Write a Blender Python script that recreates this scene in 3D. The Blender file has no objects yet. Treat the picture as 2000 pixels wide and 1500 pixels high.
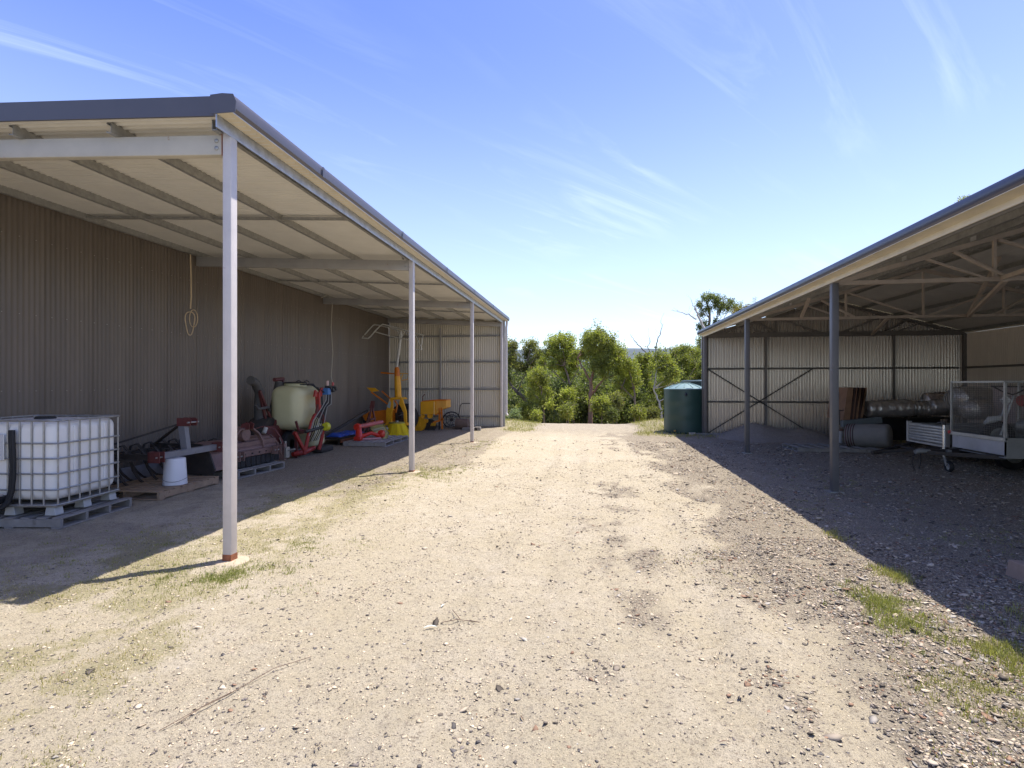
import bpy, math, random
import numpy as np
from mathutils import Vector, Matrix
random.seed(7); np.random.seed(7)
sc = bpy.context.scene
C = sc.collection

# ---------------------------------------------------------------- camera
FPX = 1030.0                      # focal length in pixels of a 2000 px wide frame
YAW = math.atan(156/FPX)
CAMH = 1.7
cam_d = bpy.data.cameras.new('camera'); cam = bpy.data.objects.new('camera', cam_d); C.objects.link(cam)
cam_d.sensor_width = 36; cam_d.lens = FPX/2000*36; cam_d.clip_start = .05; cam_d.clip_end = 9000
cam.location = (0, 0, CAMH); cam.rotation_euler = (math.radians(90), 0, YAW)
sc.camera = cam
# ---------------------------------------------------------------- sun + sky
ELEV = math.radians(71.5)
SUNXY = Vector((.78, .63)).normalized()
sun_vec = Vector((SUNXY.x*math.cos(ELEV), SUNXY.y*math.cos(ELEV), math.sin(ELEV)))
sd = bpy.data.lights.new('sun', 'SUN'); sd.energy = 3.5; sd.angle = math.radians(.5); sd.color = (1, .945, .85)
so = bpy.data.objects.new('sun', sd); C.objects.link(so); so.rotation_euler = sun_vec.to_track_quat('Z', 'Y').to_euler()
so.location = (10, 8, 40)
w = bpy.data.worlds.new('World'); sc.world = w; w.use_nodes = True
nt = w.node_tree; nt.nodes.clear()
def N(t, nt_=None, **k):
    n = (nt_ or nt).nodes.new(t)
    for a, b in k.items(): setattr(n, a, b)
    return n
L = lambda a, b: nt.links.new(a, b)
sky = N('ShaderNodeTexSky', sky_type='NISHITA', sun_disc=False, sun_elevation=ELEV,
        sun_rotation=math.atan2(SUNXY.x, SUNXY.y), altitude=300, air_density=1.0, dust_density=1.0, ozone_density=2.2)
hs = N('ShaderNodeHueSaturation'); hs.inputs['Saturation'].default_value = 1.22; hs.inputs['Hue'].default_value = .522
hs.inputs['Value'].default_value = 1.62
L(sky.outputs[0], hs.inputs['Color'])
tc = N('ShaderNodeTexCoord'); sep = N('ShaderNodeSeparateXYZ'); L(tc.outputs['Generated'], sep.inputs[0])
mz = N('ShaderNodeMath', operation='MAXIMUM'); L(sep.outputs['Z'], mz.inputs[0]); mz.inputs[1].default_value = .0
mz2 = N('ShaderNodeMath', operation='ADD'); L(mz.outputs[0], mz2.inputs[0]); mz2.inputs[1].default_value = .12
dx = N('ShaderNodeMath', operation='DIVIDE'); L(sep.outputs['X'], dx.inputs[0]); L(mz2.outputs[0], dx.inputs[1])
dy = N('ShaderNodeMath', operation='DIVIDE'); L(sep.outputs['Y'], dy.inputs[0]); L(mz2.outputs[0], dy.inputs[1])
cb = N('ShaderNodeCombineXYZ'); L(dx.outputs[0], cb.inputs[0]); L(dy.outputs[0], cb.inputs[1])
mr_ = N('ShaderNodeMapping'); L(cb.outputs[0], mr_.inputs[0]); mr_.inputs['Rotation'].default_value = (0, 0, math.radians(-48))
mp = N('ShaderNodeMapping'); L(mr_.outputs[0], mp.inputs[0])
mp.inputs['Scale'].default_value = (.6, 3.6, 1); mp.inputs['Location'].default_value = (1.3, .25, 0)
n1 = N('ShaderNodeTexNoise'); L(mp.outputs[0], n1.inputs[0]); n1.inputs['Scale'].default_value = 1.1
n1.inputs['Detail'].default_value = 9; n1.inputs['Roughness'].default_value = .62; n1.inputs['Distortion'].default_value = 1.5
n2 = N('ShaderNodeTexNoise'); L(cb.outputs[0], n2.inputs[0]); n2.inputs['Scale'].default_value = .75
n2.inputs['Detail'].default_value = 3
r1 = N('ShaderNodeMapRange'); L(n1.outputs[0], r1.inputs[0]); r1.inputs[1].default_value = .50; r1.inputs[2].default_value = .88
r2 = N('ShaderNodeMapRange'); L(n2.outputs[0], r2.inputs[0]); r2.inputs[1].default_value = .42; r2.inputs[2].default_value = .68
mu = N('ShaderNodeMath', operation='MULTIPLY'); L(r1.outputs[0], mu.inputs[0]); L(r2.outputs[0], mu.inputs[1])
# a thin even veil that thickens near the horizon
vz = N('ShaderNodeMapRange', interpolation_type='SMOOTHSTEP'); L(sep.outputs['Z'], vz.inputs[0])
vz.inputs[1].default_value = .62; vz.inputs[2].default_value = .02; vz.inputs[3].default_value = .0; vz.inputs[4].default_value = .42
mm = N('ShaderNodeMath', operation='MULTIPLY'); L(mu.outputs[0], mm.inputs[0]); mm.inputs[1].default_value = .6
ad = N('ShaderNodeMath', operation='ADD', use_clamp=True); L(mm.outputs[0], ad.inputs[0]); L(vz.outputs[0], ad.inputs[1])
mx = N('ShaderNodeMixRGB'); L(ad.outputs[0], mx.inputs[0]); L(hs.outputs[0], mx.inputs[1]); mx.inputs[2].default_value = (7.6, 8.8, 10.6, 1)
bg = N('ShaderNodeBackground'); L(mx.outputs[0], bg.inputs[0]); bg.inputs[1].default_value = .075
ow = N('ShaderNodeOutputWorld'); L(bg.outputs[0], ow.inputs[0])
sc.view_settings.view_transform = 'Standard'; sc.view_settings.look = 'None'
sc.view_settings.exposure = 1.13; sc.view_settings.gamma = 1
try: sc.view_settings.use_curve_mapping = False
except Exception: pass

# ---------------------------------------------------------------- helpers
def at(u, v, Y):
    """photo direction (u,v) met with the plane y = Y -> point of the place"""
    x = (u-1000)/FPX; z = (750-v)/FPX
    X = x*math.cos(YAW)-math.sin(YAW); YY = x*math.sin(YAW)+math.cos(YAW)
    t = Y/YY
    return Vector((X*t, Y, CAMH+z*t))

MATS = {}
def mat(name, col, rough=.6, metal=0., var=.12, scale=6., col2=None, amt=0., bump=0., bscale=60., sheen=0, stretch=None, spec=None):
    if name in MATS: return MATS[name]
    m = bpy.data.materials.new(name); m.use_nodes = True; t = m.node_tree
    p = t.nodes['Principled BSDF']
    tcn = t.nodes.new('ShaderNodeTexCoord')
    src = tcn.outputs['Object']
    if stretch:
        mpn = t.nodes.new('ShaderNodeMapping'); mpn.inputs['Scale'].default_value = stretch; t.links.new(src, mpn.inputs[0]); src = mpn.outputs[0]
    nz = t.nodes.new('ShaderNodeTexNoise'); nz.inputs['Scale'].default_value = scale; nz.inputs['Detail'].default_value = 6; nz.inputs['Roughness'].default_value = .65
    t.links.new(src, nz.inputs[0])
    rg = t.nodes.new('ShaderNodeMapRange'); rg.inputs[1].default_value = .3; rg.inputs[2].default_value = .7; rg.inputs[3].default_value = 1-var; rg.inputs[4].default_value = 1+var
    t.links.new(nz.outputs[0], rg.inputs[0])
    vm = t.nodes.new('ShaderNodeVectorMath'); vm.operation = 'SCALE'; vm.inputs[0].default_value = col[:3]; t.links.new(rg.outputs[0], vm.inputs['Scale'])
    out = vm.outputs[0]
    if col2:
        nz2 = t.nodes.new('ShaderNodeTexNoise'); nz2.inputs['Scale'].default_value = scale*1.7; nz2.inputs['Detail'].default_value = 8; nz2.inputs['Roughness'].default_value = .7
        t.links.new(src, nz2.inputs[0])
        r = t.nodes.new('ShaderNodeMapRange'); r.inputs[1].default_value = .72-amt*.35; r.inputs[2].default_value = .80-amt*.25
        t.links.new(nz2.outputs[0], r.inputs[0])
        mixn = t.nodes.new('ShaderNodeMixRGB'); t.links.new(r.outputs[0], mixn.inputs[0]); t.links.new(out, mixn.inputs[1]); mixn.inputs[2].default_value = (*col2, 1)
        out = mixn.outputs[0]
    t.links.new(out, p.inputs['Base Color'])
    rr = t.nodes.new('ShaderNodeMapRange'); rr.inputs[3].default_value = max(0, rough-.12); rr.inputs[4].default_value = min(1, rough+.12); t.links.new(nz.outputs[0], rr.inputs[0]); t.links.new(rr.outputs[0], p.inputs['Roughness'])
    p.inputs['Metallic'].default_value = metal
    if spec is not None: p.inputs['Specular IOR Level'].default_value = spec
    if bump > 0:
        nb = t.nodes.new('ShaderNodeTexNoise'); nb.inputs['Scale'].default_value = bscale; nb.inputs['Detail'].default_value = 4; t.links.new(src, nb.inputs[0])
        b = t.nodes.new('ShaderNodeBump'); b.inputs['Strength'].default_value = bump; b.inputs['Distance'].default_value = .01
        t.links.new(nb.outputs[0], b.inputs['Height']); t.links.new(b.outputs[0], p.inputs['Normal'])
    MATS[name] = m
    return m

def two_sided(name, front, back, rough=.45, var=.1, stretch=(1, 1, 1), metal_f=0., metal_b=0., rough_b=None, scale=3):
    """painted sheet steel: one coat colour on one side, another on the other"""
    m = mat(name, front, rough, metal_f, var, scale, stretch=stretch)
    t = m.node_tree; p = t.nodes['Principled BSDF']; src = p.inputs['Base Color'].links[0].from_socket
    g = t.nodes.new('ShaderNodeNewGeometry'); mi = t.nodes.new('ShaderNodeMixRGB'); t.links.new(g.outputs['Backfacing'], mi.inputs[0])
    rg = [n for n in t.nodes if n.type == 'MAP_RANGE'][0]
    vm = t.nodes.new('ShaderNodeVectorMath'); vm.operation = 'SCALE'; vm.inputs[0].default_value = back; t.links.new(rg.outputs[0], vm.inputs['Scale'])
    t.links.new(src, mi.inputs[1]); t.links.new(vm.outputs[0], mi.inputs[2]); t.links.new(mi.outputs[0], p.inputs['Base Color'])
    me = t.nodes.new('ShaderNodeMapRange'); me.inputs[3].default_value = metal_f; me.inputs[4].default_value = metal_b
    t.links.new(g.outputs['Backfacing'], me.inputs[0]); t.links.new(me.outputs[0], p.inputs['Metallic'])
    return m

class MB:
    def __init__(s): s.v = []; s.f = []; s.M = Matrix()
    def add(s, vs, fs):
        n = len(s.v); s.v += [s.M @ Vector(a) for a in vs]; s.f += [tuple(i+n for i in f) for f in fs]; return s
    def box(s, x0, x1, y0, y1, z0, z1):
        return s.add([(x0, y0, z0), (x1, y0, z0), (x1, y1, z0), (x0, y1, z0), (x0, y0, z1), (x1, y0, z1), (x1, y1, z1), (x0, y1, z1)],
                     [(0, 3, 2, 1), (4, 5, 6, 7), (0, 1, 5, 4), (1, 2, 6, 5), (2, 3, 7, 6), (3, 0, 4, 7)])
    def bar(s, p, q, w_, h_, up=(0, 0, 1)):
        p = Vector(p); q = Vector(q); d = (q-p).normalized(); u = Vector(up)
        if abs(d.dot(u)) > .98: u = Vector((0, 1, 0))
        a = d.cross(u).normalized()*w_/2; b = a.cross(d).normalized()*h_/2
        vs = [p-a-b, p+a-b, p+a+b, p-a+b, q-a-b, q+a-b, q+a+b, q-a+b]
        return s.add(vs, [(0, 1, 2, 3), (7, 6, 5, 4), (0, 4, 5, 1), (1, 5, 6, 2), (2, 6, 7, 3), (3, 7, 4, 0)])
    def tube(s, pts, r, n=8, closed=False, cap=True):
        pts = [Vector(p) for p in pts]; m = len(pts)
        rs = r if isinstance(r, (list, tuple)) else [r]*m
        vs = []; ref = None
        for i, p in enumerate(pts):
            if closed: d = pts[(i+1) % m]-pts[i-1]
            else: d = pts[min(i+1, m-1)]-pts[max(i-1, 0)]
            if d.length < 1e-9: d = Vector((0, 0, 1))
            d.normalize()
            if ref is None: ref = Vector((0, 0, 1)) if abs(d.z) < .9 else Vector((1, 0, 0))
            a = d.cross(ref)
            if a.length < 1e-4: a = d.orthogonal()
            a.normalize(); b = a.cross(d).normalized(); ref = b
            for k in range(n):
                t = 2*math.pi*k/n; vs.append(p+a*math.cos(t)*rs[i]+b*math.sin(t)*rs[i])
        fs = []
        for i in range(m if closed else m-1):
            j = (i+1) % m
            for k in range(n): fs.append((i*n+k, i*n+(k+1) % n, j*n+(k+1) % n, j*n+k))
        if cap and not closed: fs += [tuple(range(n))[::-1], tuple((m-1)*n+k for k in range(n))]
        return s.add(vs, fs)
    def lathe(s, prof, n=32, axis='z', c=(0, 0, 0), ang=2*math.pi):
        full = abs(ang-2*math.pi) < 1e-6; m = len(prof); vs = []; K = n if full else n+1
        for k in range(K):
            t = ang*k/n; cs, sn = math.cos(t), math.sin(t)
            for r, h in prof:
                p = {'z': (r*cs, r*sn, h), 'x': (h, r*cs, r*sn), 'y': (r*sn, h, r*cs)}[axis]
                vs.append((p[0]+c[0], p[1]+c[1], p[2]+c[2]))
        fs = []
        for k in range(n):
            k2 = (k+1) % K
            for i in range(m-1): fs.append((k*m+i, k2*m+i, k2*m+i+1, k*m+i+1))
        return s.add(vs, fs)
    def prism(s, poly, axis, a, b):
        """poly in the two other axes, extruded from a to b along axis"""
        n = len(poly)
        def P(q, h): return {'x': (h, q[0], q[1]), 'y': (q[0], h, q[1]), 'z': (q[0], q[1], h)}[axis]
        vs = [P(q, a) for q in poly]+[P(q, b) for q in poly]
        fs = [tuple(range(n))[::-1], tuple(range(n, 2*n))]+[(i, (i+1) % n, n+(i+1) % n, n+i) for i in range(n)]
        return s.add(vs, fs)
    def build(s, name, m, parent=None, smooth=False, bev=0, seg=1, local=False):
        me = bpy.data.meshes.new(name)
        vs = s.v
        if parent and not local:
            r = parent
            while r.parent: r = r.parent
            inv = (Matrix.Translation(r.location) @ Matrix.Rotation(r.rotation_euler.z, 4, 'Z')).inverted()
            vs = [inv @ v for v in vs]
        me.from_pydata([tuple(v) for v in vs], [], s.f); me.update()
        if smooth:
            me.polygons.foreach_set('use_smooth', [True]*len(me.polygons))
            if smooth != 'all':
                try: me.set_sharp_from_angle(angle=math.radians(42))
                except Exception: pass
        me.materials.append(m)
        o = bpy.data.objects.new(name, me); C.objects.link(o)
        if parent: o.parent = parent
        if bev:
            b = o.modifiers.new('bevel', 'BEVEL'); b.width = bev; b.segments = seg; b.limit_method = 'ANGLE'; b.angle_limit = math.radians(50)
            if seg > 1: me.polygons.foreach_set('use_smooth', [True]*len(me.polygons))
        return o

def thing(name, label, cat, loc=(0, 0, 0), rz=0, group=None):
    o = bpy.data.objects.new(name, None); C.objects.link(o); o.empty_display_size = .2
    o.location = loc; o.rotation_euler = (0, 0, rz); o['label'] = label; o['category'] = cat
    if group: o['group'] = group
    return o
def tag(o, label, cat, group=None):
    o['label'] = label; o['category'] = cat
    if group: o['group'] = group
    return o
def inst(src, parent, loc, rz=None, scale=None, name=None):
    c = src.copy(); C.objects.link(c); c.parent = parent; c.location = loc
    if rz is not None: c.rotation_euler = (0, 0, rz)
    if scale: c.scale = scale
    return c
def mesh_np(name, co, faces_flat, nper, m, parent=None, cols=None, smooth=False, cname='tint'):
    me = bpy.data.meshes.new(name); nv = len(co); nf = len(faces_flat)//nper
    me.vertices.add(nv); me.vertices.foreach_set('co', np.asarray(co, np.float32).ravel())
    me.loops.add(nf*nper); me.loops.foreach_set('vertex_index', np.asarray(faces_flat, np.int32).ravel())
    me.polygons.add(nf); me.polygons.foreach_set('loop_start', np.arange(0, nf*nper, nper, dtype=np.int32))
    try: me.polygons.foreach_set('loop_total', np.full(nf, nper, np.int32))
    except Exception: pass
    me.update(calc_edges=True)
    if smooth: me.polygons.foreach_set('use_smooth', np.ones(nf, bool))
    if cols is not None:
        a = me.color_attributes.new(cname, 'FLOAT_COLOR', 'POINT')
        c4 = np.ones((nv, 4), np.float32); c4[:, :3] = cols; a.data.foreach_set('color', c4.ravel())
    me.materials.append(m)
    o = bpy.data.objects.new(name, me); C.objects.link(o)
    if parent: o.parent = parent
    return o

# numpy value noise
def _h(ix, iy, s):
    n = (ix.astype(np.int64)*374761393+iy.astype(np.int64)*668265263+s*974634777) & 0x7fffffff
    n = ((n ^ (n >> 13))*1274126177) & 0x7fffffff
    return ((n ^ (n >> 16)) & 0xffff)/65535.
def vnoise(x, y, s=0):
    ix = np.floor(x); iy = np.floor(y); fx = x-ix; fy = y-iy; fx = fx*fx*(3-2*fx); fy = fy*fy*(3-2*fy)
    a = _h(ix, iy, s); b = _h(ix+1, iy, s); c = _h(ix, iy+1, s); d = _h(ix+1, iy+1, s)
    return (a*(1-fx)+b*fx)*(1-fy)+(c*(1-fx)+d*fx)*fy
def fbm(x, y, o=4, s=0):
    r = 0; a = .5
    for i in range(o): r = r+a*vnoise(x, y, s+i*17); x = x*2.03+3.1; y = y*2.03+1.7; a *= .5
    return r/(1-.5**o)
def sst(a, b, x):
    t = np.clip((x-a)/(b-a), 0, 1); return t*t*(3-2*t)

# ---------------------------------------------------------------- terrain
def terrain(x, y):
    """large-scale height of the land"""
    z = 0*x
    bank = .22*sst(18.5, 22, y)*(sst(1.2, 3.0, x)+.55*sst(-2.2, -3.6, x))*(1-sst(23.5, 27, y))
    fall = -.16*np.maximum(y-22.6, 0)*sst(22.4, 24.5, y)
    fall = np.maximum(fall, -2.4-.03*np.maximum(y-36, 0))
    z = z+bank+fall
    r = np.sqrt(x*x+y*y)
    return np.maximum(z, -24.)
def ruts(x, y):
    c = .35*np.sin(y*.16)-.15
    d = np.zeros_like(x)
    for off in (-1.15, -.55, .75, 1.35):
        d = d-.022*np.exp(-((x-c-off)/.17)**2)
        d = d+.011*np.exp(-((x-c-off-.27)/.1)**2)
    return d*(.4+vnoise(x*.7, y*.5, 3))
def masks(x, y):
    """gravel and grass amounts, then the plain noise fields"""
    n = fbm(x*.9, y*.55, 4, 5); n2 = fbm(x*3.1, y*2.2, 4, 9); n3 = fbm(x*9, y*7, 3, 21)
    grav = sst(.2, 1.9, x+(n-.5)*2.6+(n2-.5)*1.8+(n3-.5)*.6)
    # streaks between the wheel lines
    st = np.exp(-((x-.1-(n-.5)*1.2)/.4)**2)*.25*sst(2, 7, y)+np.exp(-((x+1.9-(n-.5)*1.4)/.4)**2)*.2
    grav = np.clip(grav+st*sst(.42, .62, n2), 0, 1)
    grav = np.maximum(grav, .85*sst(-3.0, -3.7, x)*sst(6.8, 9.5, y+(n-.5)*3))
    grav = np.maximum(grav, .7*sst(-2.2, -3.0, x+(n-.5)*1.5)*sst(8, 11, y))
    grav = np.maximum(grav, .55*sst(-3.6, -4.2, x)*sst(.45, .6, n2))
    grav = np.maximum(grav, .6*sst(11, 21, y)); n4 = fbm(x*1.9+7, y*.38, 4, 73); grav = np.maximum(grav, .35*sst(.46, .66, n4*.75+n2*.25)*sst(.3, .6, n3)); c = .35*np.sin(y*.16)-.15; bd = np.maximum(np.exp(-((x-c+1.15)/.34)**2), np.exp(-((x-c-.75)/.30)**2)); grav = grav*(1-.65*bd*(1-sst(14, 20, y)))
    gr = sst(-2.3, -3.0, x+(n-.5)*1.6)*(1-sst(-4.6, -5.6, x))*sst(.30, .6, n2*.6+n3*.4)*(1-sst(9.5, 12, y))*.9
    gr = np.maximum(gr, sst(-2.3, -3.0, x+(n-.5)*1.4)*(1-sst(-4.2, -4.8, x))*sst(.5, .7, n2)*.6)
    gr = np.maximum(gr, .6*sst(1.7, 2.2, x+(n2-.5)*.9)*(1-sst(3.2, 3.9, x))*sst(.56, .68, n2)*(1-sst(5.5, 7, y)))
    gr = np.maximum(gr, .5*sst(2.6, 3.2, x)*(1-sst(6, 7, x))*sst(.58, .68, n2)*(1-sst(9, 13, y)))
    gr = np.maximum(gr, sst(1.3, 1.9, x+(n-.5)*1.0)*sst(16.5, 19, y+(n-.5)*3)*.95)
    gr = np.maximum(gr, sst(-1.6, -2.4, x+(n-.5)*1.2)*sst(17.5, 20, y+(n-.5)*4)*(1-sst(-7.5, -7.9, x))*.95*sst(-4, -3, x+2*sst(20.2, 20.6, y)))
    gr = np.maximum(gr, sst(23.5, 25.5, y))
    return grav, gr, n, n2, n3
def small(x, y, grav, gr, n2):
    z = ruts(x, y)+.030*(fbm(x*1.3, y*1.1, 3, 31)-.5)+.024*(fbm(x*7, y*7, 3, 41)-.5)+(.012+.014*grav)*(fbm(x*26, y*26, 2, 51)-.5)
    # tyre lug prints in the soft sand
    c = .35*np.sin(y*.16)-.15
    for off in (-1.15, .75):
        q = np.abs(x-c-off); z = z+.013*np.exp(-(q/.14)**2)*np.sign(np.sin(y*62+q*40))*sst(.45, .6, n2)
    return z*(1-.7*sst(12, 24, y))
def ground_z(x, y):
    x = np.asarray(x, float); y = np.asarray(y, float)
    g, gr, n, n2, n3 = masks(x, y); return terrain(x, y)+small(x, y, g, gr, n2)
def gz(x, y): return float(ground_z(np.array([x]), np.array([y]))[0])

def ground_material():
    m = bpy.data.materials.new('ground_soil'); m.use_nodes = True; t = m.node_tree; p = t.nodes['Principled BSDF']
    n_ = t.nodes.new; lk = t.links.new
    att = n_('ShaderNodeAttribute'); att.attribute_name = 'tint'
    sx = n_('ShaderNodeSeparateColor'); lk(att.outputs['Color'], sx.inputs[0])
    tcn = n_('ShaderNodeTexCoord'); src = tcn.outputs['Object']
    def noise(sc_, det=6, ro=.65):
        q = n_('ShaderNodeTexNoise'); q.inputs['Scale'].default_value = sc_; q.inputs['Detail'].default_value = det; q.inputs['Roughness'].default_value = ro; lk(src, q.inputs[0]); return q.outputs[0]
    def mr(s, a, b, c=0., d=1.):
        q = n_('ShaderNodeMapRange'); lk(s, q.inputs[0]); q.inputs[1].default_value = a; q.inputs[2].default_value = b; q.inputs[3].default_value = c; q.inputs[4].default_value = d; return q.outputs[0]
    def mix(f, a, b):
        q = n_('ShaderNodeMixRGB')
        if isinstance(f, float): q.inputs[0].default_value = f
        else: lk(f, q.inputs[0])
        for i, v in ((1, a), (2, b)):
            if isinstance(v, tuple): q.inputs[i].default_value = (*v, 1)
            else: lk(v, q.inputs[i])
        return q.outputs[0]
    def mul(a, b):
        q = n_('ShaderNodeMath'); q.operation = 'MULTIPLY'; lk(a, q.inputs[0])
        if isinstance(b, float): q.inputs[1].default_value = b
        else: lk(b, q.inputs[1])
        return q.outputs[0]
    big = noise(.7, 4); mid = noise(5, 7); fine = noise(60, 6, .75); grit = noise(210, 3, .8)
    sand = mix(mr(mid, .35, .65), (.52, .445, .315), (.60, .525, .40))
    sand = mix(mr(big, .35, .7), sand, (.51, .435, .295))
    cl_ = noise(17, 8, .8); sand = mix(mr(cl_, .50, .64, 0, .6), sand, (.33, .285, .225))
    sand = mix(mr(grit, .52, .66, 0, .8), sand, (.22, .19, .155))
    sand = mix(mr(fine, .53, .66, 0, .65), sand, (.26, .225, .18))
    sand = mix(mr(fine, .40, .28, 0, .6), sand, (.62, .56, .43))
    sp1 = noise(34, 5, .7); sand = mix(mr(sp1, .57, .66, 0, .75), sand, (.25, .20, .145)); sp2 = noise(95, 3, .6); sand = mix(mr(sp2, .585, .67, 0, .85), sand, (.15, .125, .095))
    vo = n_('ShaderNodeTexVoronoi'); vo.inputs['Scale'].default_value = 58; lk(src, vo.inputs[0]); vo.inputs['Randomness'].default_value = 1
    vs = n_('ShaderNodeSeparateColor'); lk(vo.outputs['Color'], vs.inputs[0])
    peb = mix(mr(vs.outputs[0], .0, 1.), (.21, .18, .135), (.56, .48, .36))
    peb = mix(mr(vs.outputs[1], .75, .95), peb, (.32, .20, .14))
    peb = mix(mr(vo.outputs['Distance'], .25, .55), peb, (.20, .165, .125))
    grav = mix(mr(fine, .45, .6), peb, mix(mr(mid, .4, .6), (.37, .32, .235), (.47, .405, .30)))
    gmask = n_('ShaderNodeMath'); gmask.operation = 'ADD'; lk(sx.outputs[0], gmask.inputs[0]); lk(mr(mid, .3, .7, -.25, .25), gmask.inputs[1])
    col = mix(mr(gmask.outputs[0], .35, .75), sand, grav)
    grass = mix(mr(fine, .4, .62), (.37, .31, .18), (.23, .225, .10))
    grass = mix(mr(mid, .45, .65), grass, (.38, .32, .18))
    gm = n_('ShaderNodeMath'); gm.operation = 'ADD'; lk(sx.outputs[1], gm.inputs[0]); lk(mr(fine, .3, .7, -.35, .3), gm.inputs[1])
    col = mix(mr(gm.outputs[0], .45, .85, 0, .65), col, grass)
    lk(col, p.inputs['Base Color']); p.inputs['Roughness'].default_value = .95; p.inputs['Specular IOR Level'].default_value = .15
    b1 = n_('ShaderNodeBump'); b1.inputs['Distance'].default_value = .02; b1.inputs['Strength'].default_value = .9
    hsum = n_('ShaderNodeMath'); hsum.operation = 'ADD'; lk(fine, hsum.inputs[0]); lk(mul(grit, .5), hsum.inputs[1])
    hs2 = n_('ShaderNodeMath'); hs2.operation = 'SUBTRACT'; lk(hsum.outputs[0], hs2.inputs[0]); lk(mul(vo.outputs['Distance'], sx.outputs[0]), hs2.inputs[1])
    lk(hs2.outputs[0], b1.inputs['Height']); lk(b1.outputs[0], p.inputs['Normal'])
    return m
GM = ground_material()
ys = [-6.]; 
while ys[-1] < 30: ys.append(ys[-1]+(.030 if 1.6 < ys[-1] < 5.5 else .25 if ys[-1] < 1.6 else .045 if ys[-1] < 10 else .09 if ys[-1] < 20 else .2))
while ys[-1] < 3500: ys.append(ys[-1]+max(.5, .09*(ys[-1]-22)))
xs = [0.]
while xs[-1] < 3500: xs.append(xs[-1]+(.032 if xs[-1] < 4.2 else .07 if xs[-1] < 12 else max(.5, .1*xs[-1])))
xs = np.array([-a for a in xs[:0:-1]]+xs); ys = np.array(ys)
GX, GY = np.meshgrid(xs, ys)
g_, gr_, n_a, n2_a, n3_a = masks(GX, GY)
GZ = terrain(GX, GY)+small(GX, GY, g_, gr_, n2_a)*(np.abs(GX) < 25)*(GY < 45)
co = np.stack([GX, GY, GZ], -1).reshape(-1, 3); W_ = len(xs); H_ = len(ys)
ii, jj = np.meshgrid(np.arange(H_-1), np.arange(W_-1), indexing='ij'); a0 = (ii*W_+jj).ravel()
F = np.stack([a0, a0+1, a0+1+W_, a0+W_], -1).ravel()
cols = np.stack([g_, gr_, n_a], -1).reshape(-1, 3)
go = mesh_np('ground', co, F, 4, GM, cols=cols, smooth=True); go['kind'] = 'structure'

# far hills
hm = mat('far_hill_forest_haze', (.07, .09, .10), .95, 0, .25, .01)  # forest colour with the blue of distant haze mixed into it
hx = np.linspace(-3500, 4500, 160); hv = []; hf = []
prof = 150+60*fbm(hx*.0011+5, hx*0, 4, 77)+12*fbm(hx*.006, hx*0, 3, 78)
rows = [(1500, -24.), (1900, .35), (2400, .8), (2800, 1.), (3400, .5)]
for r, (yy, k) in enumerate(rows):
    for i, x in enumerate(hx): hv.append((x, yy, -26 if k < 0 else prof[i]*k))
for r in range(len(rows)-1):
    for i in range(len(hx)-1): a = r*len(hx)+i; hf += [a, a+1, a+1+len(hx), a+len(hx)]
ho = mesh_np('hills', np.array(hv), np.array(hf), 4, hm, smooth=True); ho['kind'] = 'structure'

# ---------------------------------------------------------------- gravel stones (real geometry)
def tint_mat(name, rough=.85, trans=0., spec=.25, noise=0):
    m = bpy.data.materials.new(name); m.use_nodes = True; t = m.node_tree; p = t.nodes['Principled BSDF']
    a = t.nodes.new('ShaderNodeAttribute'); a.attribute_name = 'tint'; src = a.outputs['Color']
    t.links.new(src, p.inputs['Base Color']); p.inputs['Roughness'].default_value = rough; p.inputs['Specular IOR Level'].default_value = spec
    if trans:
        tr = t.nodes.new('ShaderNodeBsdfTranslucent'); sc_ = t.nodes.new('ShaderNodeVectorMath'); sc_.operation = 'MULTIPLY'; sc_.inputs[1].default_value = (1.5, 1.7, .7)
        t.links.new(src, sc_.inputs[0]); t.links.new(sc_.outputs[0], tr.inputs[0]); mi = t.nodes.new('ShaderNodeMixShader'); mi.inputs[0].default_value = trans
        t.links.new(p.outputs[0], mi.inputs[1]); t.links.new(tr.outputs[0], mi.inputs[2]); t.links.new(mi.outputs[0], t.nodes['Material Output'].inputs[0])
    return m
STM = tint_mat('stone_chips', .8)
def ico():
    p = (1+5**.5)/2
    v = np.array([(-1, p, 0), (1, p, 0), (-1, -p, 0), (1, -p, 0), (0, -1, p), (0, 1, p), (0, -1, -p), (0, 1, -p), (p, 0, -1), (p, 0, 1), (-p, 0, -1), (-p, 0, 1)], float)
    f = np.array([(0, 11, 5), (0, 5, 1), (0, 1, 7), (0, 7, 10), (0, 10, 11), (1, 5, 9), (5, 11, 4), (11, 10, 2), (10, 7, 6), (7, 1, 8), (3, 9, 4), (3, 4, 2), (3, 2, 6), (3, 6, 8), (3, 8, 9), (4, 9, 5), (2, 4, 11), (6, 2, 10), (8, 6, 7), (9, 8, 1)])
    return v/np.linalg.norm(v[0]), f
IV, IF = ico()
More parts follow.
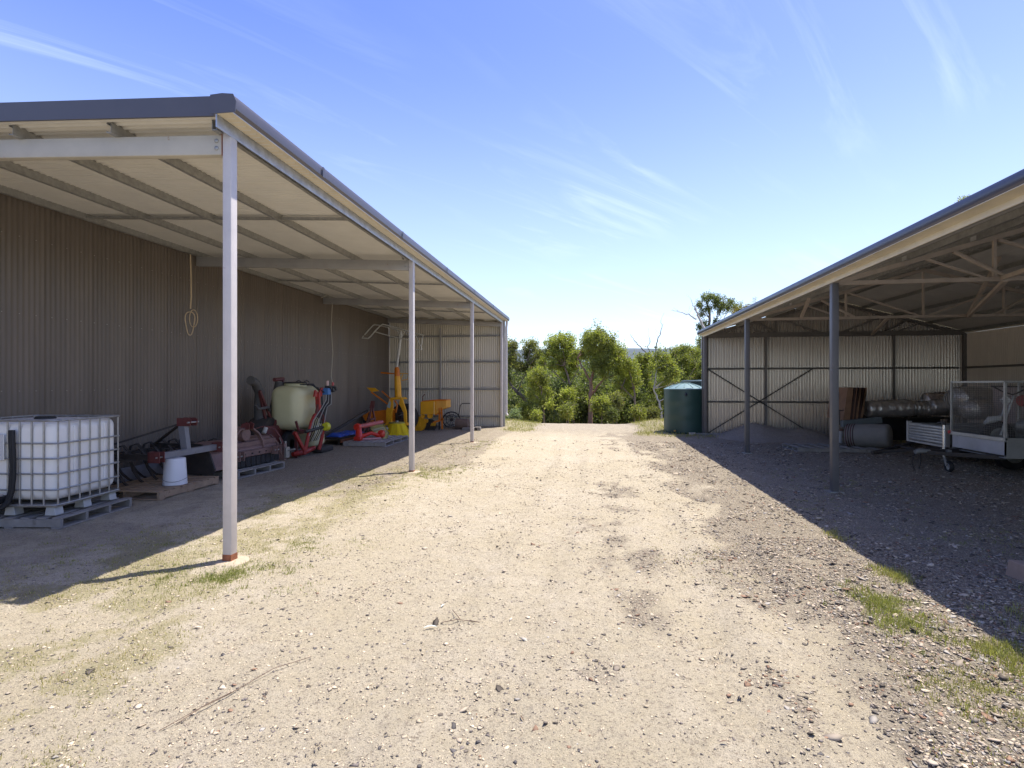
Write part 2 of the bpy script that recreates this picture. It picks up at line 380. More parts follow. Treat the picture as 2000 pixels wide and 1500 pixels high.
def scatter_stones(name, px, py, size, flat=(.16, .48), palette=None, sink=.25, zf=None):
    n = len(px); bases = []
    for k in range(12):
        b = IV*(1+.42*np.random.randn(12, 1)); b[:, 0] *= np.random.uniform(.9, 1.7); bases.append(b)
    bases = np.array(bases); pick = np.random.randint(0, 12, n); V = bases[pick].copy()
    V[:, :, 2] *= np.random.uniform(*flat, (n, 1)); V *= size[:, None, None]*.5
    a = np.random.uniform(0, 6.283, n); c, s = np.cos(a)[:, None], np.sin(a)[:, None]
    tl = np.random.normal(0, .22, n)[:, None]
    V[:, :, 2] += V[:, :, 0]*tl
    X = V[:, :, 0]*c-V[:, :, 1]*s; Y = V[:, :, 0]*s+V[:, :, 1]*c
    z0 = (zf or ground_z)(px, py)+size*(.12-.0)*(1-sink)
    co_ = np.stack([X+px[:, None], Y+py[:, None], V[:, :, 2]+z0[:, None]], -1).reshape(-1, 3)
    F_ = (IF[None]+12*np.arange(n)[:, None, None]).reshape(-1)
    pal = np.array(palette or [(.13, .11, .09), (.19, .16, .13), (.27, .225, .175), (.38, .31, .23), (.47, .39, .29), (.24, .15, .10), (.33, .30, .26), (.09, .075, .06), (.42, .35, .27)])
    cc = pal[np.random.randint(0, len(pal), n)]*np.random.uniform(.9, 1.35, (n, 1)); cc = np.repeat(cc, 12, 0)
    o = mesh_np(name, co_, F_, 3, STM, cols=np.clip(cc, 0, 1)); o['kind'] = 'stuff'; return o
def rand_ground(n, x0, x1, y0, y1, ybias=1.6):
    x = np.random.uniform(x0, x1, n); y = y0+(y1-y0)*np.random.rand(n)**ybias; return x, y
x, y = rand_ground(230000, -4, 9, 1.7, 16, 2.0)
g, gr, nn, nn2, nn3 = masks(x, y)
keep = np.random.rand(len(x)) < np.clip(g, 0.035, 1)*np.where(x > 1, 1, .5)*(.25+.75*sst(.38, .6, nn2))
x, y = x[keep][:72000], y[keep][:72000]
sz = np.exp(np.random.normal(math.log(.0115), .5, len(x))); sz = np.clip(sz, .005, .042)*(1+.035*y)
scatter_stones('gravel', x, y, sz)
x, y = rand_ground(95000, .3, 3.6, 1.7, 6.2, 1.5)      # shards along the right edge of the track
g, gr, nn, nn2, nn3 = masks(x, y); keep = np.random.rand(len(x)) < sst(.9, 2.1, x+(nn-.5)*1.6+(nn2-.5))*(.35+.65*sst(.38, .55, nn3))
x, y = x[keep][:42000], y[keep][:42000]
scatter_stones('gravel_shards', x, y, np.clip(np.exp(np.random.normal(math.log(.0098), .43, len(x))), .006, .042), flat=(.12, .4))
x, y = rand_ground(110000, -5, 2.2, 1.7, 12, 1.8)   # grit on the sandy track
g, gr, nn, nn2, nn3 = masks(x, y); keep = np.random.rand(len(x)) < .38+.5*sst(.42, .62, nn2)*sst(.3, .6, nn3)
x, y = x[keep], y[keep]
sz = np.clip(np.exp(np.random.normal(math.log(.0062), .48, len(x))), .004, .024)*(1+.04*y)
scatter_stones('track_grit', x, y, sz, palette=[(.10, .09, .085), (.16, .135, .12), (.30, .25, .19), (.45, .37, .26), (.50, .41, .29), (.52, .43, .31)], sink=.5)

# ---------------------------------------------------------------- grass
GRM = tint_mat('grass_blades', .7, .3)
def blades(name, px, py, h, wdt, cols_, zf=None, lean=.5):
    n = len(px); a = np.random.uniform(0, 6.283, n); z0 = (zf or ground_z)(px, py)-.003
    dx_, dy_ = np.cos(a)*wdt/2, np.sin(a)*wdt/2; la = np.random.uniform(0, 6.283, n); lm = np.abs(np.random.normal(0, lean, n))*h
    b0 = np.stack([px-dx_, py-dy_, z0], -1); b1 = np.stack([px+dx_, py+dy_, z0], -1)
    mx_, my_ = px+np.cos(la)*lm*.4, py+np.sin(la)*lm*.4
    m0 = np.stack([mx_-dx_*.7, my_-dy_*.7, z0+h*.6], -1); m1 = np.stack([mx_+dx_*.7, my_+dy_*.7, z0+h*.6], -1)
    tp = np.stack([px+np.cos(la)*lm, py+np.sin(la)*lm, z0+h*np.clip(1-.3*lm/np.maximum(h, 1e-4), .5, 1)], -1)
    co_ = np.stack([b0, b1, m1, m0, tp], 1).reshape(-1, 3); k = 5*np.arange(n)[:, None]
    F_ = (k+np.array([[0, 1, 2, 0, 2, 3, 3, 2, 4]])).reshape(-1)
    o = mesh_np(name, co_, F_, 3, GRM, cols=np.repeat(cols_, 5, 0)); o['kind'] = 'stuff'; return o
def tufted(n, x0, x1, y0, y1, thr, per=9, rad=.03, bias=1.5, func=None):
    x, y = rand_ground(n, x0, x1, y0, y1, bias); g, gr, nn, nn2, nn3 = masks(x, y)
    k = np.random.rand(n) < np.clip((gr-thr)/(1-thr), 0, 1)
    if func is not None: k &= func(x, y)
    x, y = x[k], y[k]; x = np.repeat(x, per)+np.random.normal(0, rad, len(x)*per); y = np.repeat(y, per)+np.random.normal(0, rad, len(y)*per); return x, y
def gcol(n, green):
    dry = np.array([.42, .35, .17]); gn = np.array([.22, .25, .07]); t = np.clip(np.random.beta(2, 2, n)*.7+green-.35, 0, 1)[:, None]
    return (dry*(1-t)+gn*t)*np.random.uniform(.7, 1.25, (n, 1))
x, y = tufted(9500, -5.6, -2.0, 2.0, 11, .2, 7, .035, 1.4)
pd = np.exp(-(((x+3.3)/.75)**2+((y-4.3)/.6)**2))+.6*np.exp(-(((x+2.8)/.4)**2+((y-5.1)/.7)**2)); green = np.clip(.25+.75*pd+.5*(fbm(x*1.7, y*1.7, 3, 60)-.5)*2, 0, 1)
blades('dry_grass', x, y, np.random.uniform(.008, .028, len(x))*(1+.6*pd), np.full(len(x), .0042), gcol(len(x), green))
# green runner grass round the nearest post and along the right edge of the track
def patch(n, cx, cy, rx, ry, h0, h1, gval, name, th=.5):
    n = int(n*.8); th = th+.06; h0, h1 = h0*.7, h1*.62; gval = gval-.08
    x = np.random.normal(cx, rx, n); y = np.random.normal(cy, ry, n); k = fbm(x*6, y*6, 3, 66) > th-.12*np.random.rand(n); x, y = x[k], y[k]
    x = np.repeat(x, 7)+np.random.normal(0, .022, len(x)*7); y = np.repeat(y, 7)+np.random.normal(0, .022, len(y)*7)
    return x, y, np.random.uniform(h0, h1, len(x)), np.full(len(x), gval)
P_ = [patch(1500, -3.15, 4.2, .34, .2, .015, .05, .85, 'a'), patch(500, -2.9, 5.2, .3, .25, .012, .04, .8, 'a'), patch(650, -3.0, 9.6, .35, .6, .03, .08, .75, 'a'),
      patch(620, 2.2, 4.3, .12, .24, .03, .10, .78, 'a', .42), patch(260, 2.55, 3.75, .10, .14, .03, .10, .6, 'a', .46), patch(800, 2.25, 3.2, .25, .2, .015, .06, .55, 'a'),
      patch(900, 2.75, 3.3, .22, .25, .02, .075, .65, 'a', .42), patch(160, 2.62, 5.15, .07, .12, .03, .12, .6, 'a', .44), patch(90, 2.68, 6.3, .05, .2, .03, .11, .5, 'a', .46),
      patch(500, 3.3, 3.9, .3, .4, .03, .11, .7, 'a'), patch(260, 1.95, 2.55, .2, .12, .015, .05, .6, 'a'), patch(300, 4.3, 6.4, .5, .6, .02, .05, .9, 'a'),
      patch(420, 4.1, 9.6, .5, .8, .02, .045, .9, 'a'), patch(260, 2.95, 7.9, .3, .9, .015, .04, .6, 'a'), patch(350, -3.2, 14.2, .4, .8, .03, .08, .7, 'a'),
      patch(500, -4.9, 4.6, .6, .5, .02, .05, .75, 'a', .5), patch(300, 1.15, 5.3, .35, .4, .01, .03, .4, 'a', .52)]
x = np.concatenate([p[0] for p in P_]); y = np.concatenate([p[1] for p in P_]); h = np.concatenate([p[2] for p in P_]); gg = np.concatenate([p[3] for p in P_])
blades('green_grass', x, y, h, np.full(len(x), .0045), gcol(len(x), gg))
x, y = tufted(16000, -9, 9, 16.5, 32, .25, 5, .08, 1.0, lambda x, y: ((x > 1.2) | (x < -1.6)) & ((y > 20.3) | (x > -3.2)))
blades('verge_grass', x, y, np.random.uniform(.04, .12, len(x)), np.full(len(x), .012), gcol(len(x), .42+.3*(fbm(x*.8, y*.8, 3, 61)-.5)))

# ---------------------------------------------------------------- shared materials
M_post = mat('light_grey_paint', (.58, .54, .515), .55, 0, .07, 5, (.30, .14, .07), .16, spec=.25)
M_beam = mat('shed_beam_paint', (.34, .325, .31), .5, 0, .10, 3, (.26, .13, .07), .28)
M_galv = mat('galvanised_steel', (.36, .355, .34), .42, .55, .22, 14, (.30, .24, .16), .22)
M_gutter = mat('dark_grey_gutter', (.085, .082, .098), .4, 0, .06, 3)
M_cream = mat('cream_flashing', (.62, .55, .41), .45, 0, .10, 4, (.42, .33, .18), .25)
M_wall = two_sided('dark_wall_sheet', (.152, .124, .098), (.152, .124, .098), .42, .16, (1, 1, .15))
M_roofL = two_sided('roof_sheet_cream_underside', (.12, .12, .14), (.64, .62, .57), .4, .05, (1, 1, 1))
M_endL = two_sided('end_sheet_tan', (.58, .53, .43), (.2, .2, .2), .4, .07, (1, 1, .3))
M_endR = two_sided('end_sheet_zinc', (.66, .60, .53), (.2, .2, .2), .22, .0, (1, 1, .3), .65, .0)
M_sideR = two_sided('side_sheet_tan', (.72, .64, .55), (.72, .64, .55), .4, .07, (1, 1, .3))
M_roofR = two_sided('roof_sheet_zinc_underside', (.56, .54, .51), (.12, .12, .14), .45, .12, (1, .3, 1), .2, 0)
M_frameR = mat('brown_grey_frame', (.165, .15, .135), .5, 0, .12, 4, (.2, .12, .08), .2)
M_trussR = mat('truss_primer', (.44, .365, .30), .55, 0, .15, 4, (.2, .12, .08), .2)
M_rust = mat('rust', (.28, .105, .05), .85, 0, .3, 12, (.12, .05, .03), .5, .3)
M_conc = mat('rusty_concrete', (.43, .35, .25), .9, 0, .2, 12, (.30, .17, .09), .45, .4)
M_black = mat('black_paint', (.022, .022, .023), .5, 0, .2, 8, (.09, .07, .05), .4)
M_rubber = mat('black_rubber', (.018, .018, .019), .7, 0, .2, 10, (.08, .07, .06), .3)

def corr_mesh(width, pitch=.0762, amp=.0165, seg=6):
    """one corrugated sheet, 1 m long (scaled on placing): runs along +u, ribs along +v, outward +w"""
    n = int(round(width/pitch))*seg
    return [(i*width/n, .5*amp*math.cos(2*math.pi*i/seg)) for i in range(n+1+(seg if width > .7 else 0))]
def sheet(name, m, frame, length, width=.762, amp=.0165, seg=6):
    """frame: (origin,u,v,w) unit vectors; builds a single mesh at the origin of its own object"""
    o_, u, v, w_ = [Vector(a) for a in frame]; prof = corr_mesh(width, amp=amp, seg=seg)
    vs = []; fs = []
    for i, (a, b) in enumerate(prof):
        # last rib laps over the neighbour
        e = .0022*(1-min(1, i/seg/2)); vs.append(u*a+w_*(b+e)); vs.append(u*a+w_*(b+e)+v*length)
    for i in range(len(prof)-1): fs.append((2*i, 2*i+2, 2*i+3, 2*i+1))
    me = bpy.data.meshes.new(name); me.from_pydata([tuple(a) for a in vs], [], fs); me.update(); me.polygons.foreach_set('use_smooth', [True]*len(fs)); me.materials.append(m)
    o = bpy.data.objects.new(name, me); C.objects.link(o); o.location = o_; return o
def cee_y(mb, x, z0, y0, y1, d=.1, fl=.05, t=.004, lip=.012, side=1):
    """C purlin along Y, web at x, flanges toward side"""
    mb.box(*sorted((x, x+side*t)), y0, y1, z0, z0+d)
    for zz in (z0, z0+d-t): mb.box(*sorted((x+side*t, x+side*fl)), y0, y1, zz, zz+t)
    for zz in (z0+t, z0+d-lip-t): mb.box(*sorted((x+side*(fl-t), x+side*fl)), y0, y1, zz, zz+lip)
def cee_x(mb, y, z, x0, x1, d=.1, fl=.05, t=.004, side=-1):
    mb.box(x0, x1, *sorted((y, y+side*t)), z, z+d)
    for zz in (z, z+d-t): mb.box(x0, x1, *sorted((y+side*t, y+side*fl)), zz, zz+t)

# ================================================================ LEFT SHED
XP = -3.435; XW = -8.05; Y0L, Y1L = 4.5, 20.12
ls = thing('open_shed', 'long open-sided lean-to shed on the left with pale posts and dark ribbed back wall', 'shed', (-5.7, 12, 0))
RL = Vector(ls.location)
def ru(x): return 4.175+.052*(-3.4-x)      # underside of the roof sheets
post_y = [4.6, 9.77, 14.94, 20.02]
for i, py in enumerate(post_y):
    s = .045
    top = ru(XP)-.012
    p = MB().box(XP-s, XP+s, py-s, py+s, .02, top).build('post', M_post, ls, bev=.006, seg=2)
    if i < 3:
        MB().box(XP-s-.0015, XP+s+.0015, py-s-.0015, py+s+.0015, 0.0, .075 if i == 0 else .04).build('rusty_foot', M_rust, p)
        MB().lathe([(0, -.05), (.16, -.05), (.155, .0), (.14, .012), (0, .016)], 20, 'z', (XP+.02, py, .0)).build('footing', M_conc, p, smooth=True)
# tie beams (RHS) from post to back wall
for i, py in enumerate(post_y):
    x0, x1 = XW+.02, XP-.05
    zt0, zt1 = ru(x0)-.102, ru(x1)-.102
    h = .19 if i < 3 else .17
    b = MB().prism([(x0, zt0-h), (x1, zt1-h), (x1, zt1), (x0, zt0)], 'y', py-.04, py+.04).build('tie_beam', M_beam if i else mat('near_beam_paint', (.46, .43, .37), .5, 0, .08, 3, (.3, .16, .08), .22), ls, bev=.006, seg=2)
    if i < 3:
        bo = MB()
        for zz in (.055, .125): bo.lathe([(0, -.012), (.012, -.012), (.021, -.006), (.021, 0)], 12, 'y', (x1-.06, py-.04, zt1-zz))
        bo.build('bolt_heads', M_galv, b, smooth=True)
    MB().box(x1-.002, x1+.004, py-.05, py+.05, zt1-h-.01, zt1+.012).build('end_plate', M_rust if i == 0 else M_beam, b)
# purlins
for k, x in enumerate((-3.52, -4.6, -5.72, -6.86, -7.95)):
    for a in range(3):
        mb = MB(); y0 = post_y[a]+(.0 if a else -.14); y1 = post_y[a+1]
        cee_y(mb, x, ru(x)-.102, y0+.004, y1-.004, side=-1 if k else 1)
        q = mb.build('purlin', M_galv, ls)
    br = MB()
    for a in range(1, 3):
        for dyy in (-.12, .12): br.box(x-.052, x-.046, post_y[a]+dyy-.05, post_y[a]+dyy+.05, ru(x)-.1, ru(x)-.03)
    br.build('purlin_cleat', M_galv, ls)
# bridging between purlins, one row in each bay
for a in range(3):
    yy = (post_y[a]+post_y[a+1])/2+.12
    for x0, x1 in zip((-7.95, -6.86, -5.72, -4.6), (-6.92, -5.78, -4.66, -3.52)):
        MB().bar((x0+.006, yy, ru(x0)-.055), (x1-.006, yy, ru(x1)-.055), .05, .035).build('bridging', M_galv, ls)
# roof sheets
span = -3.30-XW+.2
vdir = Vector((-1, 0, .052)).normalized()
src = None; n = 0; yy = 4.42
while yy < Y1L+.3:
    o = (-3.27, yy, ru(-3.27)+.010)
    if src is None:
        src = sheet('roof_sheet', M_roofL, ((0, 0, 0), (0, 1, 0), vdir, (.052, 0, 1)), span, amp=.036); src.parent = ls; src.location = Vector(o)-RL
    else: inst(src, ls, Vector(o)-RL)
    yy += .762
# back wall (dark) sheets
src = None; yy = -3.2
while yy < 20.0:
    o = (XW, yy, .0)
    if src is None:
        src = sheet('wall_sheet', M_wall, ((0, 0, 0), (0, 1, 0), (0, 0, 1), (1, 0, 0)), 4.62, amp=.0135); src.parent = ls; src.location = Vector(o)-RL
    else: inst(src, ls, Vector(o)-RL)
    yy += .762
sw_ = MB()
for zz in (.5, 1.6, 2.7, 3.8):
    for k in range(int((20.1+.5)/.2286)):
        y = -.5+k*.2286; sw_.box(XW+.0075, XW+.0145, y-.006, y+.006, zz-.006, zz+.006)
sw_o = sw_.build('wall_screws', mat('screw_zinc', (.34, .31, .27), .5, .3), ls); sw_o['kind'] = 'stuff'
# end wall sheets (seen from inside)
M_end = M_endL; xx = XW+.02; src = None
while xx < -3.45:
    wl = min(.762, -3.36-xx); wl = max(1, round(wl/.0762))*.0762
    zt = ru(xx+wl/2)-.01
    s_ = sheet('end_sheet', M_end, ((0, 0, 0), (1, 0, 0), (0, 0, 1), (0, -1, 0)), zt, wl, amp=.028); s_.parent = ls; s_.location = Vector((xx, Y1L+.10, 0))-RL
    xx += .762
for z in (.43, 1.5, 2.57, 3.58):
    mb = MB(); cee_x(mb, Y1L+.085, z-.03, XW+.03, XP-.05, .065, .05, side=-1); mb.build('girt', M_beam, ls)
MB().box(-5.93, -5.87, Y1L-.02, Y1L+.03, 0, 3.9).build('mullion', M_beam, ls)
MB().box(XP-.05, XP+.10, Y1L+.035, Y1L+.12, 0, 4.15).build('corner_flashing', M_beam, ls)
MB().box(XW+.03, XP-.05, Y1L+.0, Y1L+.09, .0, .035).build('sill_angle', M_beam, ls)
# barge board over the near edge, gutter and its cream base
MB().prism([(XW-.4, ru(XW-.4)+.0), (-3.44, ru(-3.44)-.01), (-3.44, ru(-3.44)+.165), (XW-.4, ru(XW-.4)+.175)], 'y', 4.385, 4.405).build('barge_board', M_gutter, ls)
MB().prism([(XW-.4, ru(XW-.4)+.175), (-3.44, ru(-3.44)+.165), (-3.44, ru(-3.44)+.172), (XW-.4, ru(XW-.4)+.182)], 'y', 4.385, 4.56).build('barge_cap', M_gutter, ls)
gp = [(-3.37, 4.185), (-3.225, 4.175), (-3.195, 4.20), (-3.19, 4.275), (-3.215, 4.325), (-3.235, 4.33), (-3.235, 4.32), (-3.202, 4.27), (-3.207, 4.21), (-3.235, 4.188), (-3.37, 4.193)]
MB().prism([(a-.005, b) for a, b in gp[1:-1]], 'y', 4.36, Y1L+.35).build('gutter', M_gutter, ls, smooth=True)
MB().prism([(-3.385, 4.170), (-3.228, 4.165), (-3.228, 4.172), (-3.385, 4.180)], 'y', 4.36, Y1L+.35).build('gutter_base', M_cream, ls)
MB().prism([(-3.45, 4.17), (-3.2, 4.17), (-3.19, 4.27), (-3.22, 4.335), (-3.33, 4.35), (-3.45, 4.345)], 'y', 4.352, 4.36).build('gutter_end_cap', M_gutter, ls)
MB().box(-3.4, -3.388, 4.36, Y1L+.3, 4.05, 4.17).build('fascia_strip', mat('fascia_galv', (.40, .42, .45), .35, .6, .25, 10), ls)
for yy in (5.9, 8.6, 11.4, 14.2, 17.0): MB().box(-3.186, -3.181, yy, yy+.04, 4.18, 4.30).build('gutter_bracket', M_gutter, ls)
MB().tube([(-3.28, Y1L+.2, 4.17), (-3.28, Y1L+.2, 4.05), (-3.30, Y1L+.2, 3.9), (-3.30, Y1L+.2, .75), (-3.30, Y1L+.2, .55), (-3.24, Y1L+.16, .48)], .045, 12).build('downpipe', M_post, ls, smooth=True)

# ================================================================ RIGHT SHED
XR0, XR1, YR1, YR0 = 3.72, 11.62, 18.65, -.75
XM = (XR0+XR1)/2; SL = .278
def rr(x): return 3.40+SL*(min(x, 2*XM-x)-XR0)   # underside of roof
rs = thing('truss_shed', 'wide gabled machinery shed on the right with steel trusses and ribbed zinc end wall', 'shed', (7.6, 9, 0))
RR = Vector(rs.location)
pys = [-.6, 4.15, 8.95, 13.65, 18.5]
for i, py in enumerate(pys):
    for x in (XR0+.045, XR1-.05):
        MB().box(x-.05, x+.05, py-.05, py+.05, 0, 3.28).build('post', M_frameR if x > 5 or i > 3 else mat('grey_brown_post', (.12, .115, .112), .45, 0, .1, 4, (.2, .12, .08), .15), rs, bev=.006, seg=2)
    if i < 4: MB().box(XR0-.06, XR0+.15, py-.1, py+.1, .0, .018).build('base_plate', M_galv, rs)
for i, py in enumerate(pys):
    mt = M_trussR if i < 4 else M_frameR
    bc = MB().bar((XR0+.02, py, 3.28), (XR1-.02, py, 3.28), .05, .06).build('bottom_chord', mt, rs)
    for sgn in (0, 1):
        xa = XR0+.02 if sgn == 0 else XR1-.02
        MB().bar((xa, py, rr(xa)-.13), (XM, py, rr(XM)-.13), .055, .07).build('top_chord', mt, rs)
    xs_ = [XR0+1.05, XR0+2.28, XM, XR1-2.28, XR1-1.05]
    def web(a, za, b, zb, w_=.04, tube=False):
        if tube: MB().tube([(a, py, za), (b, py, zb)], .032, 10).build('web_member', mt, rs, smooth=True)
        else: MB().bar((a, py, za), (b, py, zb), w_, w_).build('web_member', mt, rs)
    zt = lambda x: rr(x)-.16
    web(xs_[1], zt(xs_[1]), xs_[1], 3.30); web(XM, zt(XM), XM, 3.30); web(xs_[3], zt(xs_[3]), xs_[3], 3.30)
    web(xs_[1]-.55, zt(xs_[1]-.55), xs_[1]+.18, 3.30, tube=True); web(xs_[3]+.55, zt(xs_[3]+.55), xs_[3]-.18, 3.30, tube=True)
    web(xs_[1]+.05, zt(xs_[1]), XM-.12, 3.31); web(xs_[3]-.05, zt(xs_[3]), XM+.12, 3.31)
    web(xs_[0]+.3, zt(xs_[0]+.3), xs_[1]-.15, 3.31, .032); web(xs_[4]-.3, zt(xs_[4]-.3), xs_[3]+.15, 3.31, .032)
# bracing struts between the trusses
for p, q in (((6.16, 8.95, 3.27), (8.62, 13.65, 3.27)), ((6.95, 13.65, 3.30), (8.9, 18.5, 3.28)), ((8.62, 13.65, 3.30), (8.2, 12.1, 4.28)), ((5.0, 13.65, 3.3), (4.55, 12.0, 3.5)),
             ((5.2, 4.2, 3.27), (6.1, 8.95, 3.29))):
    MB().bar(p, q, .06, .06).build('brace', M_trussR, rs)
# purlins, roof sheets
for x in (XR0+.09, XR0+1.05, XR0+2.0, XR0+2.95, XM-.12, XM+.12, XR1-2.95, XR1-2.0, XR1-1.05, XR1-.09):
    mb = MB(); cee_y(mb, x, rr(x)-.094, YR0-.1, YR1-.02, .09, .045, side=1 if x < XM else -1); mb.build('purlin', M_galv, rs)
    cl = MB()
    for py in pys[1:4]: cl.box(x-.006, x-.001, py-.06, py+.06, rr(x)-.085, rr(x)-.02)
    cl.build('purlin_cleat', mat('cleat_zinc', (.6, .6, .6), .4, .5), rs)
for sgn in (1, -1):
    vd = Vector((sgn, 0, SL)).normalized(); x0 = XR0-.1 if sgn == 1 else XR1+.1; ln = (XM-XR0+.1)*math.sqrt(1+SL*SL); src = None; yy = YR0-.2
    while yy < YR1-.05:
        o = Vector((x0, yy, 3.40-SL*.1+.011))
        if src is None:
            f = ((0, 0, 0), (0, 1, 0), vd, (-sgn*SL, 0, 1)); src = sheet('roof_sheet', M_roofR, f, ln); src.parent = rs; src.location = o-RR
            if sgn == -1: src.data.flip_normals()
        else: inst(src, rs, o-RR)
        yy += .762
MB().prism([(XM-.16, rr(XM-.16)+.03), (XM, rr(XM)+.04), (XM+.16, rr(XM)-.02), (XM+.16, rr(XM)-.015), (XM, rr(XM)+.05), (XM-.16, rr(XM-.16)+.036)], 'y', YR0-.2, YR1+.1).build('ridge_cap', M_gutter, rs)
# end gable wall
xx = XR0+.01
while xx < XR1-.05:
    wl = min(.762, XR1-xx); wl = max(1, round(wl/.0762))*.0762
    prof = corr_mesh(wl, pitch=.0847 if wl > .7 else wl/max(1, round(wl/.0847)), amp=.034, seg=10); prof = [(a, .044*(.5+.5*math.cos(2*math.pi*i_/10))**1.7-.022) for i_, (a, b) in enumerate(prof)]; vs = []; fs = []
    for k_, (a, b) in enumerate(prof):
        e = .0022*(1-min(1, k_/20)); vs += [(a, -b-e, 0), (a, -b-e, rr(xx+a)-(.004 if xx+a > XM else .022))]
    for i in range(len(prof)-1): fs.append((2*i, 2*i+2, 2*i+3, 2*i+1))
    me = bpy.data.meshes.new('end_sheet'); me.from_pydata(vs, [], fs); me.update(); me.polygons.foreach_set('use_smooth', [True]*len(fs)); me.materials.append(M_endR)
    o = bpy.data.objects.new('end_sheet', me); C.objects.link(o); o.parent = rs; o.location = Vector((xx, YR1+.02, 0))-RR
    xx += .762
for z in (1.10, 2.215): 
    mb = MB(); cee_x(mb, YR1+.0, z-.03, XR0+.1, XR1-.1, .06, .05, side=-1); mb.build('girt', M_frameR, rs)
for x in (5.72, 9.6): MB().box(x-.04, x+.04, YR1-.075, YR1-.055, 0, 3.25).build('mullion', M_frameR, rs)
MB().box(XR0+.1, XR1-.1, YR1-.2, YR1-.12, 3.30, 3.40).build('header_beam', M_frameR, rs)
for p, q in (((XR0+.15, YR1-.09, 2.2), (7.15, YR1-.09, .05)), ((XR0+.15, YR1-.10, .05), (7.15, YR1-.10, 2.2))):
    MB().bar(p, q, .004, .035).build('strap_brace', M_black, rs)
MB().box(XR0-.03, XR0+.14, YR1-.03, YR1+.06, 0, 3.32).build('corner_flashing', M_frameR, rs)
# side wall at the far side (ribs toward the inside)
src = None; yy = YR0
while yy < YR1-.1:
    o = Vector((XR1, yy, 0))
    if src is None: src = sheet('side_sheet', M_sideR, ((0, 0, 0), (0, 1, 0), (0, 0, 1), (-1, 0, 0)), 3.3, amp=.03); src.parent = rs; src.location = o-RR
    else: inst(src, rs, o-RR)
    yy += .762
for z in (1.10, 2.215): MB().box(XR1-.075, XR1-.02, YR0, YR1-.1, z-.03, z+.03).build('girt', M_frameR, rs)
MB().box(XR1-.06, XR1-.01, YR0, YR1-.1, 3.30, 3.44).build('eave_bearer', M_cream, rs)
# near eave: bearer, cream fascia, gutter
MB().box(XR0-.015, XR0+.004, YR0-.2, YR1+.05, 3.285, 3.39).build('fascia_strip', M_cream, rs)
MB().prism([(XR0-.15, 3.37), (XR0-.016, 3.35), (XR0-.016, 3.357), (XR0-.15, 3.377)], 'y', YR0-.2, YR1+.1).build('gutter_base', M_cream, rs)
gq = [(XR0-.145, 3.378), (XR0-.165, 3.40), (XR0-.17, 3.455), (XR0-.15, 3.50), (XR0-.125, 3.505), (XR0-.125, 3.497), (XR0-.158, 3.45), (XR0-.153, 3.405), (XR0-.135, 3.386)]
MB().prism(gq, 'y', YR0-.2, YR1+.12).build('gutter', mat('blue_grey_gutter', (.055, .058, .085), .35, 0, .06, 3), rs, smooth=True)
MB().prism([(XR0-.145, 3.37), (XR0-.17, 3.455), (XR0-.12, 3.50), (XR0+.05, 3.47), (XR0, 3.36)], 'y', YR1+.12, YR1+.128).build('gutter_end_cap', M_gutter, rs)

# ================================================================ TREES
LFM = tint_mat('gum_leaves', .5, .45, .3)
M_bark = mat('gum_bark', (.20, .15, .115), .9, 0, .3, 9, (.36, .30, .25), .45, .4, stretch=(1, 1, .25))
M_bark_red = mat('reddish_bark', (.23, .135, .10), .9, 0, .3, 9, (.33, .25, .2), .35, .4, stretch=(1, 1, .25))
M_white = mat('bleached_wood', (.50, .46, .42), .8, 0, .2, 6, (.22, .18, .15), .4, .2, stretch=(1, 1, .3))
def leaves(name, clumps, per, size, cols, parent=None, droop=.12, mtl=None):
    """clumps: (centre, rx, ry, rz); small leaf faces through each clump's volume, gathered in sprays"""
    P = []; T = []
    for c, rx, ry, rz in clumps:
        ns = max(16, int(1.45*per*rx*rz/22/ (.55*.55)))
        # sprays sit mostly towards the outside of the clump
        d = np.random.normal(0, 1, (ns, 3)); d /= np.linalg.norm(d, axis=1)[:, None]
        r = np.random.rand(ns)**.42*(1+.22*np.random.randn(ns)); r = np.clip(r, .05, 1.35)
        lob = 1+.34*np.sin(d[:, 0]*5+c[0]*3)+.26*np.sin(d[:, 2]*7+c[1])+.2*np.sin(d[:, 0]*11+d[:, 2]*9+c[0])
        sc_ = np.stack([d[:, 0]*rx, d[:, 1]*ry, d[:, 2]*rz], -1)*(r*lob)[:, None]+np.array(c)
        q = 28
        pts = np.repeat(sc_, q, 0)+np.random.normal(0, 1, (ns*q, 3))*np.array([.085, .085, .105])*(size/.12)
        t = np.repeat(np.random.rand(ns), q); hgt = np.repeat((sc_[:, 2]-c[2])/rz, q)
        P.append(pts); T.append(np.stack([t, hgt*0+random.uniform(.72, 1.15)], -1))
    P = np.concatenate(P); T = np.concatenate(T); n = len(P)
    ax = np.random.normal(0, 1, (n, 3)); ax[:, 2] -= droop*2.2; ax /= np.linalg.norm(ax, axis=1)[:, None]
    sd_ = np.cross(ax, np.random.normal(0, 1, (n, 3))); sd_ /= np.linalg.norm(sd_, axis=1)[:, None]
    ln = (size*.92*np.random.uniform(.6, 1.3, n))[:, None]; wd = ln*.21
    co_ = np.stack([P, P+ax*ln*.45+sd_*wd, P+ax*ln, P+ax*ln*.45-sd_*wd], 1).reshape(-1, 3)
    base = np.array(cols[0]); tip = np.array(cols[1])
    k = np.clip(T[:, 0]*.75+.25*np.random.rand(n), 0, 1)[:, None]
    cc = (base*(1-k)+tip*k)*np.random.uniform(.88, 1.12, (n, 1))*T[:, 1:2]
    rd = np.random.rand(n) < .012; cc[rd] = np.array([.20, .12, .05])
    return mesh_np(name, co_, np.arange(4*n), 4, mtl or LFM, parent=parent, cols=np.repeat(cc, 4, 0))
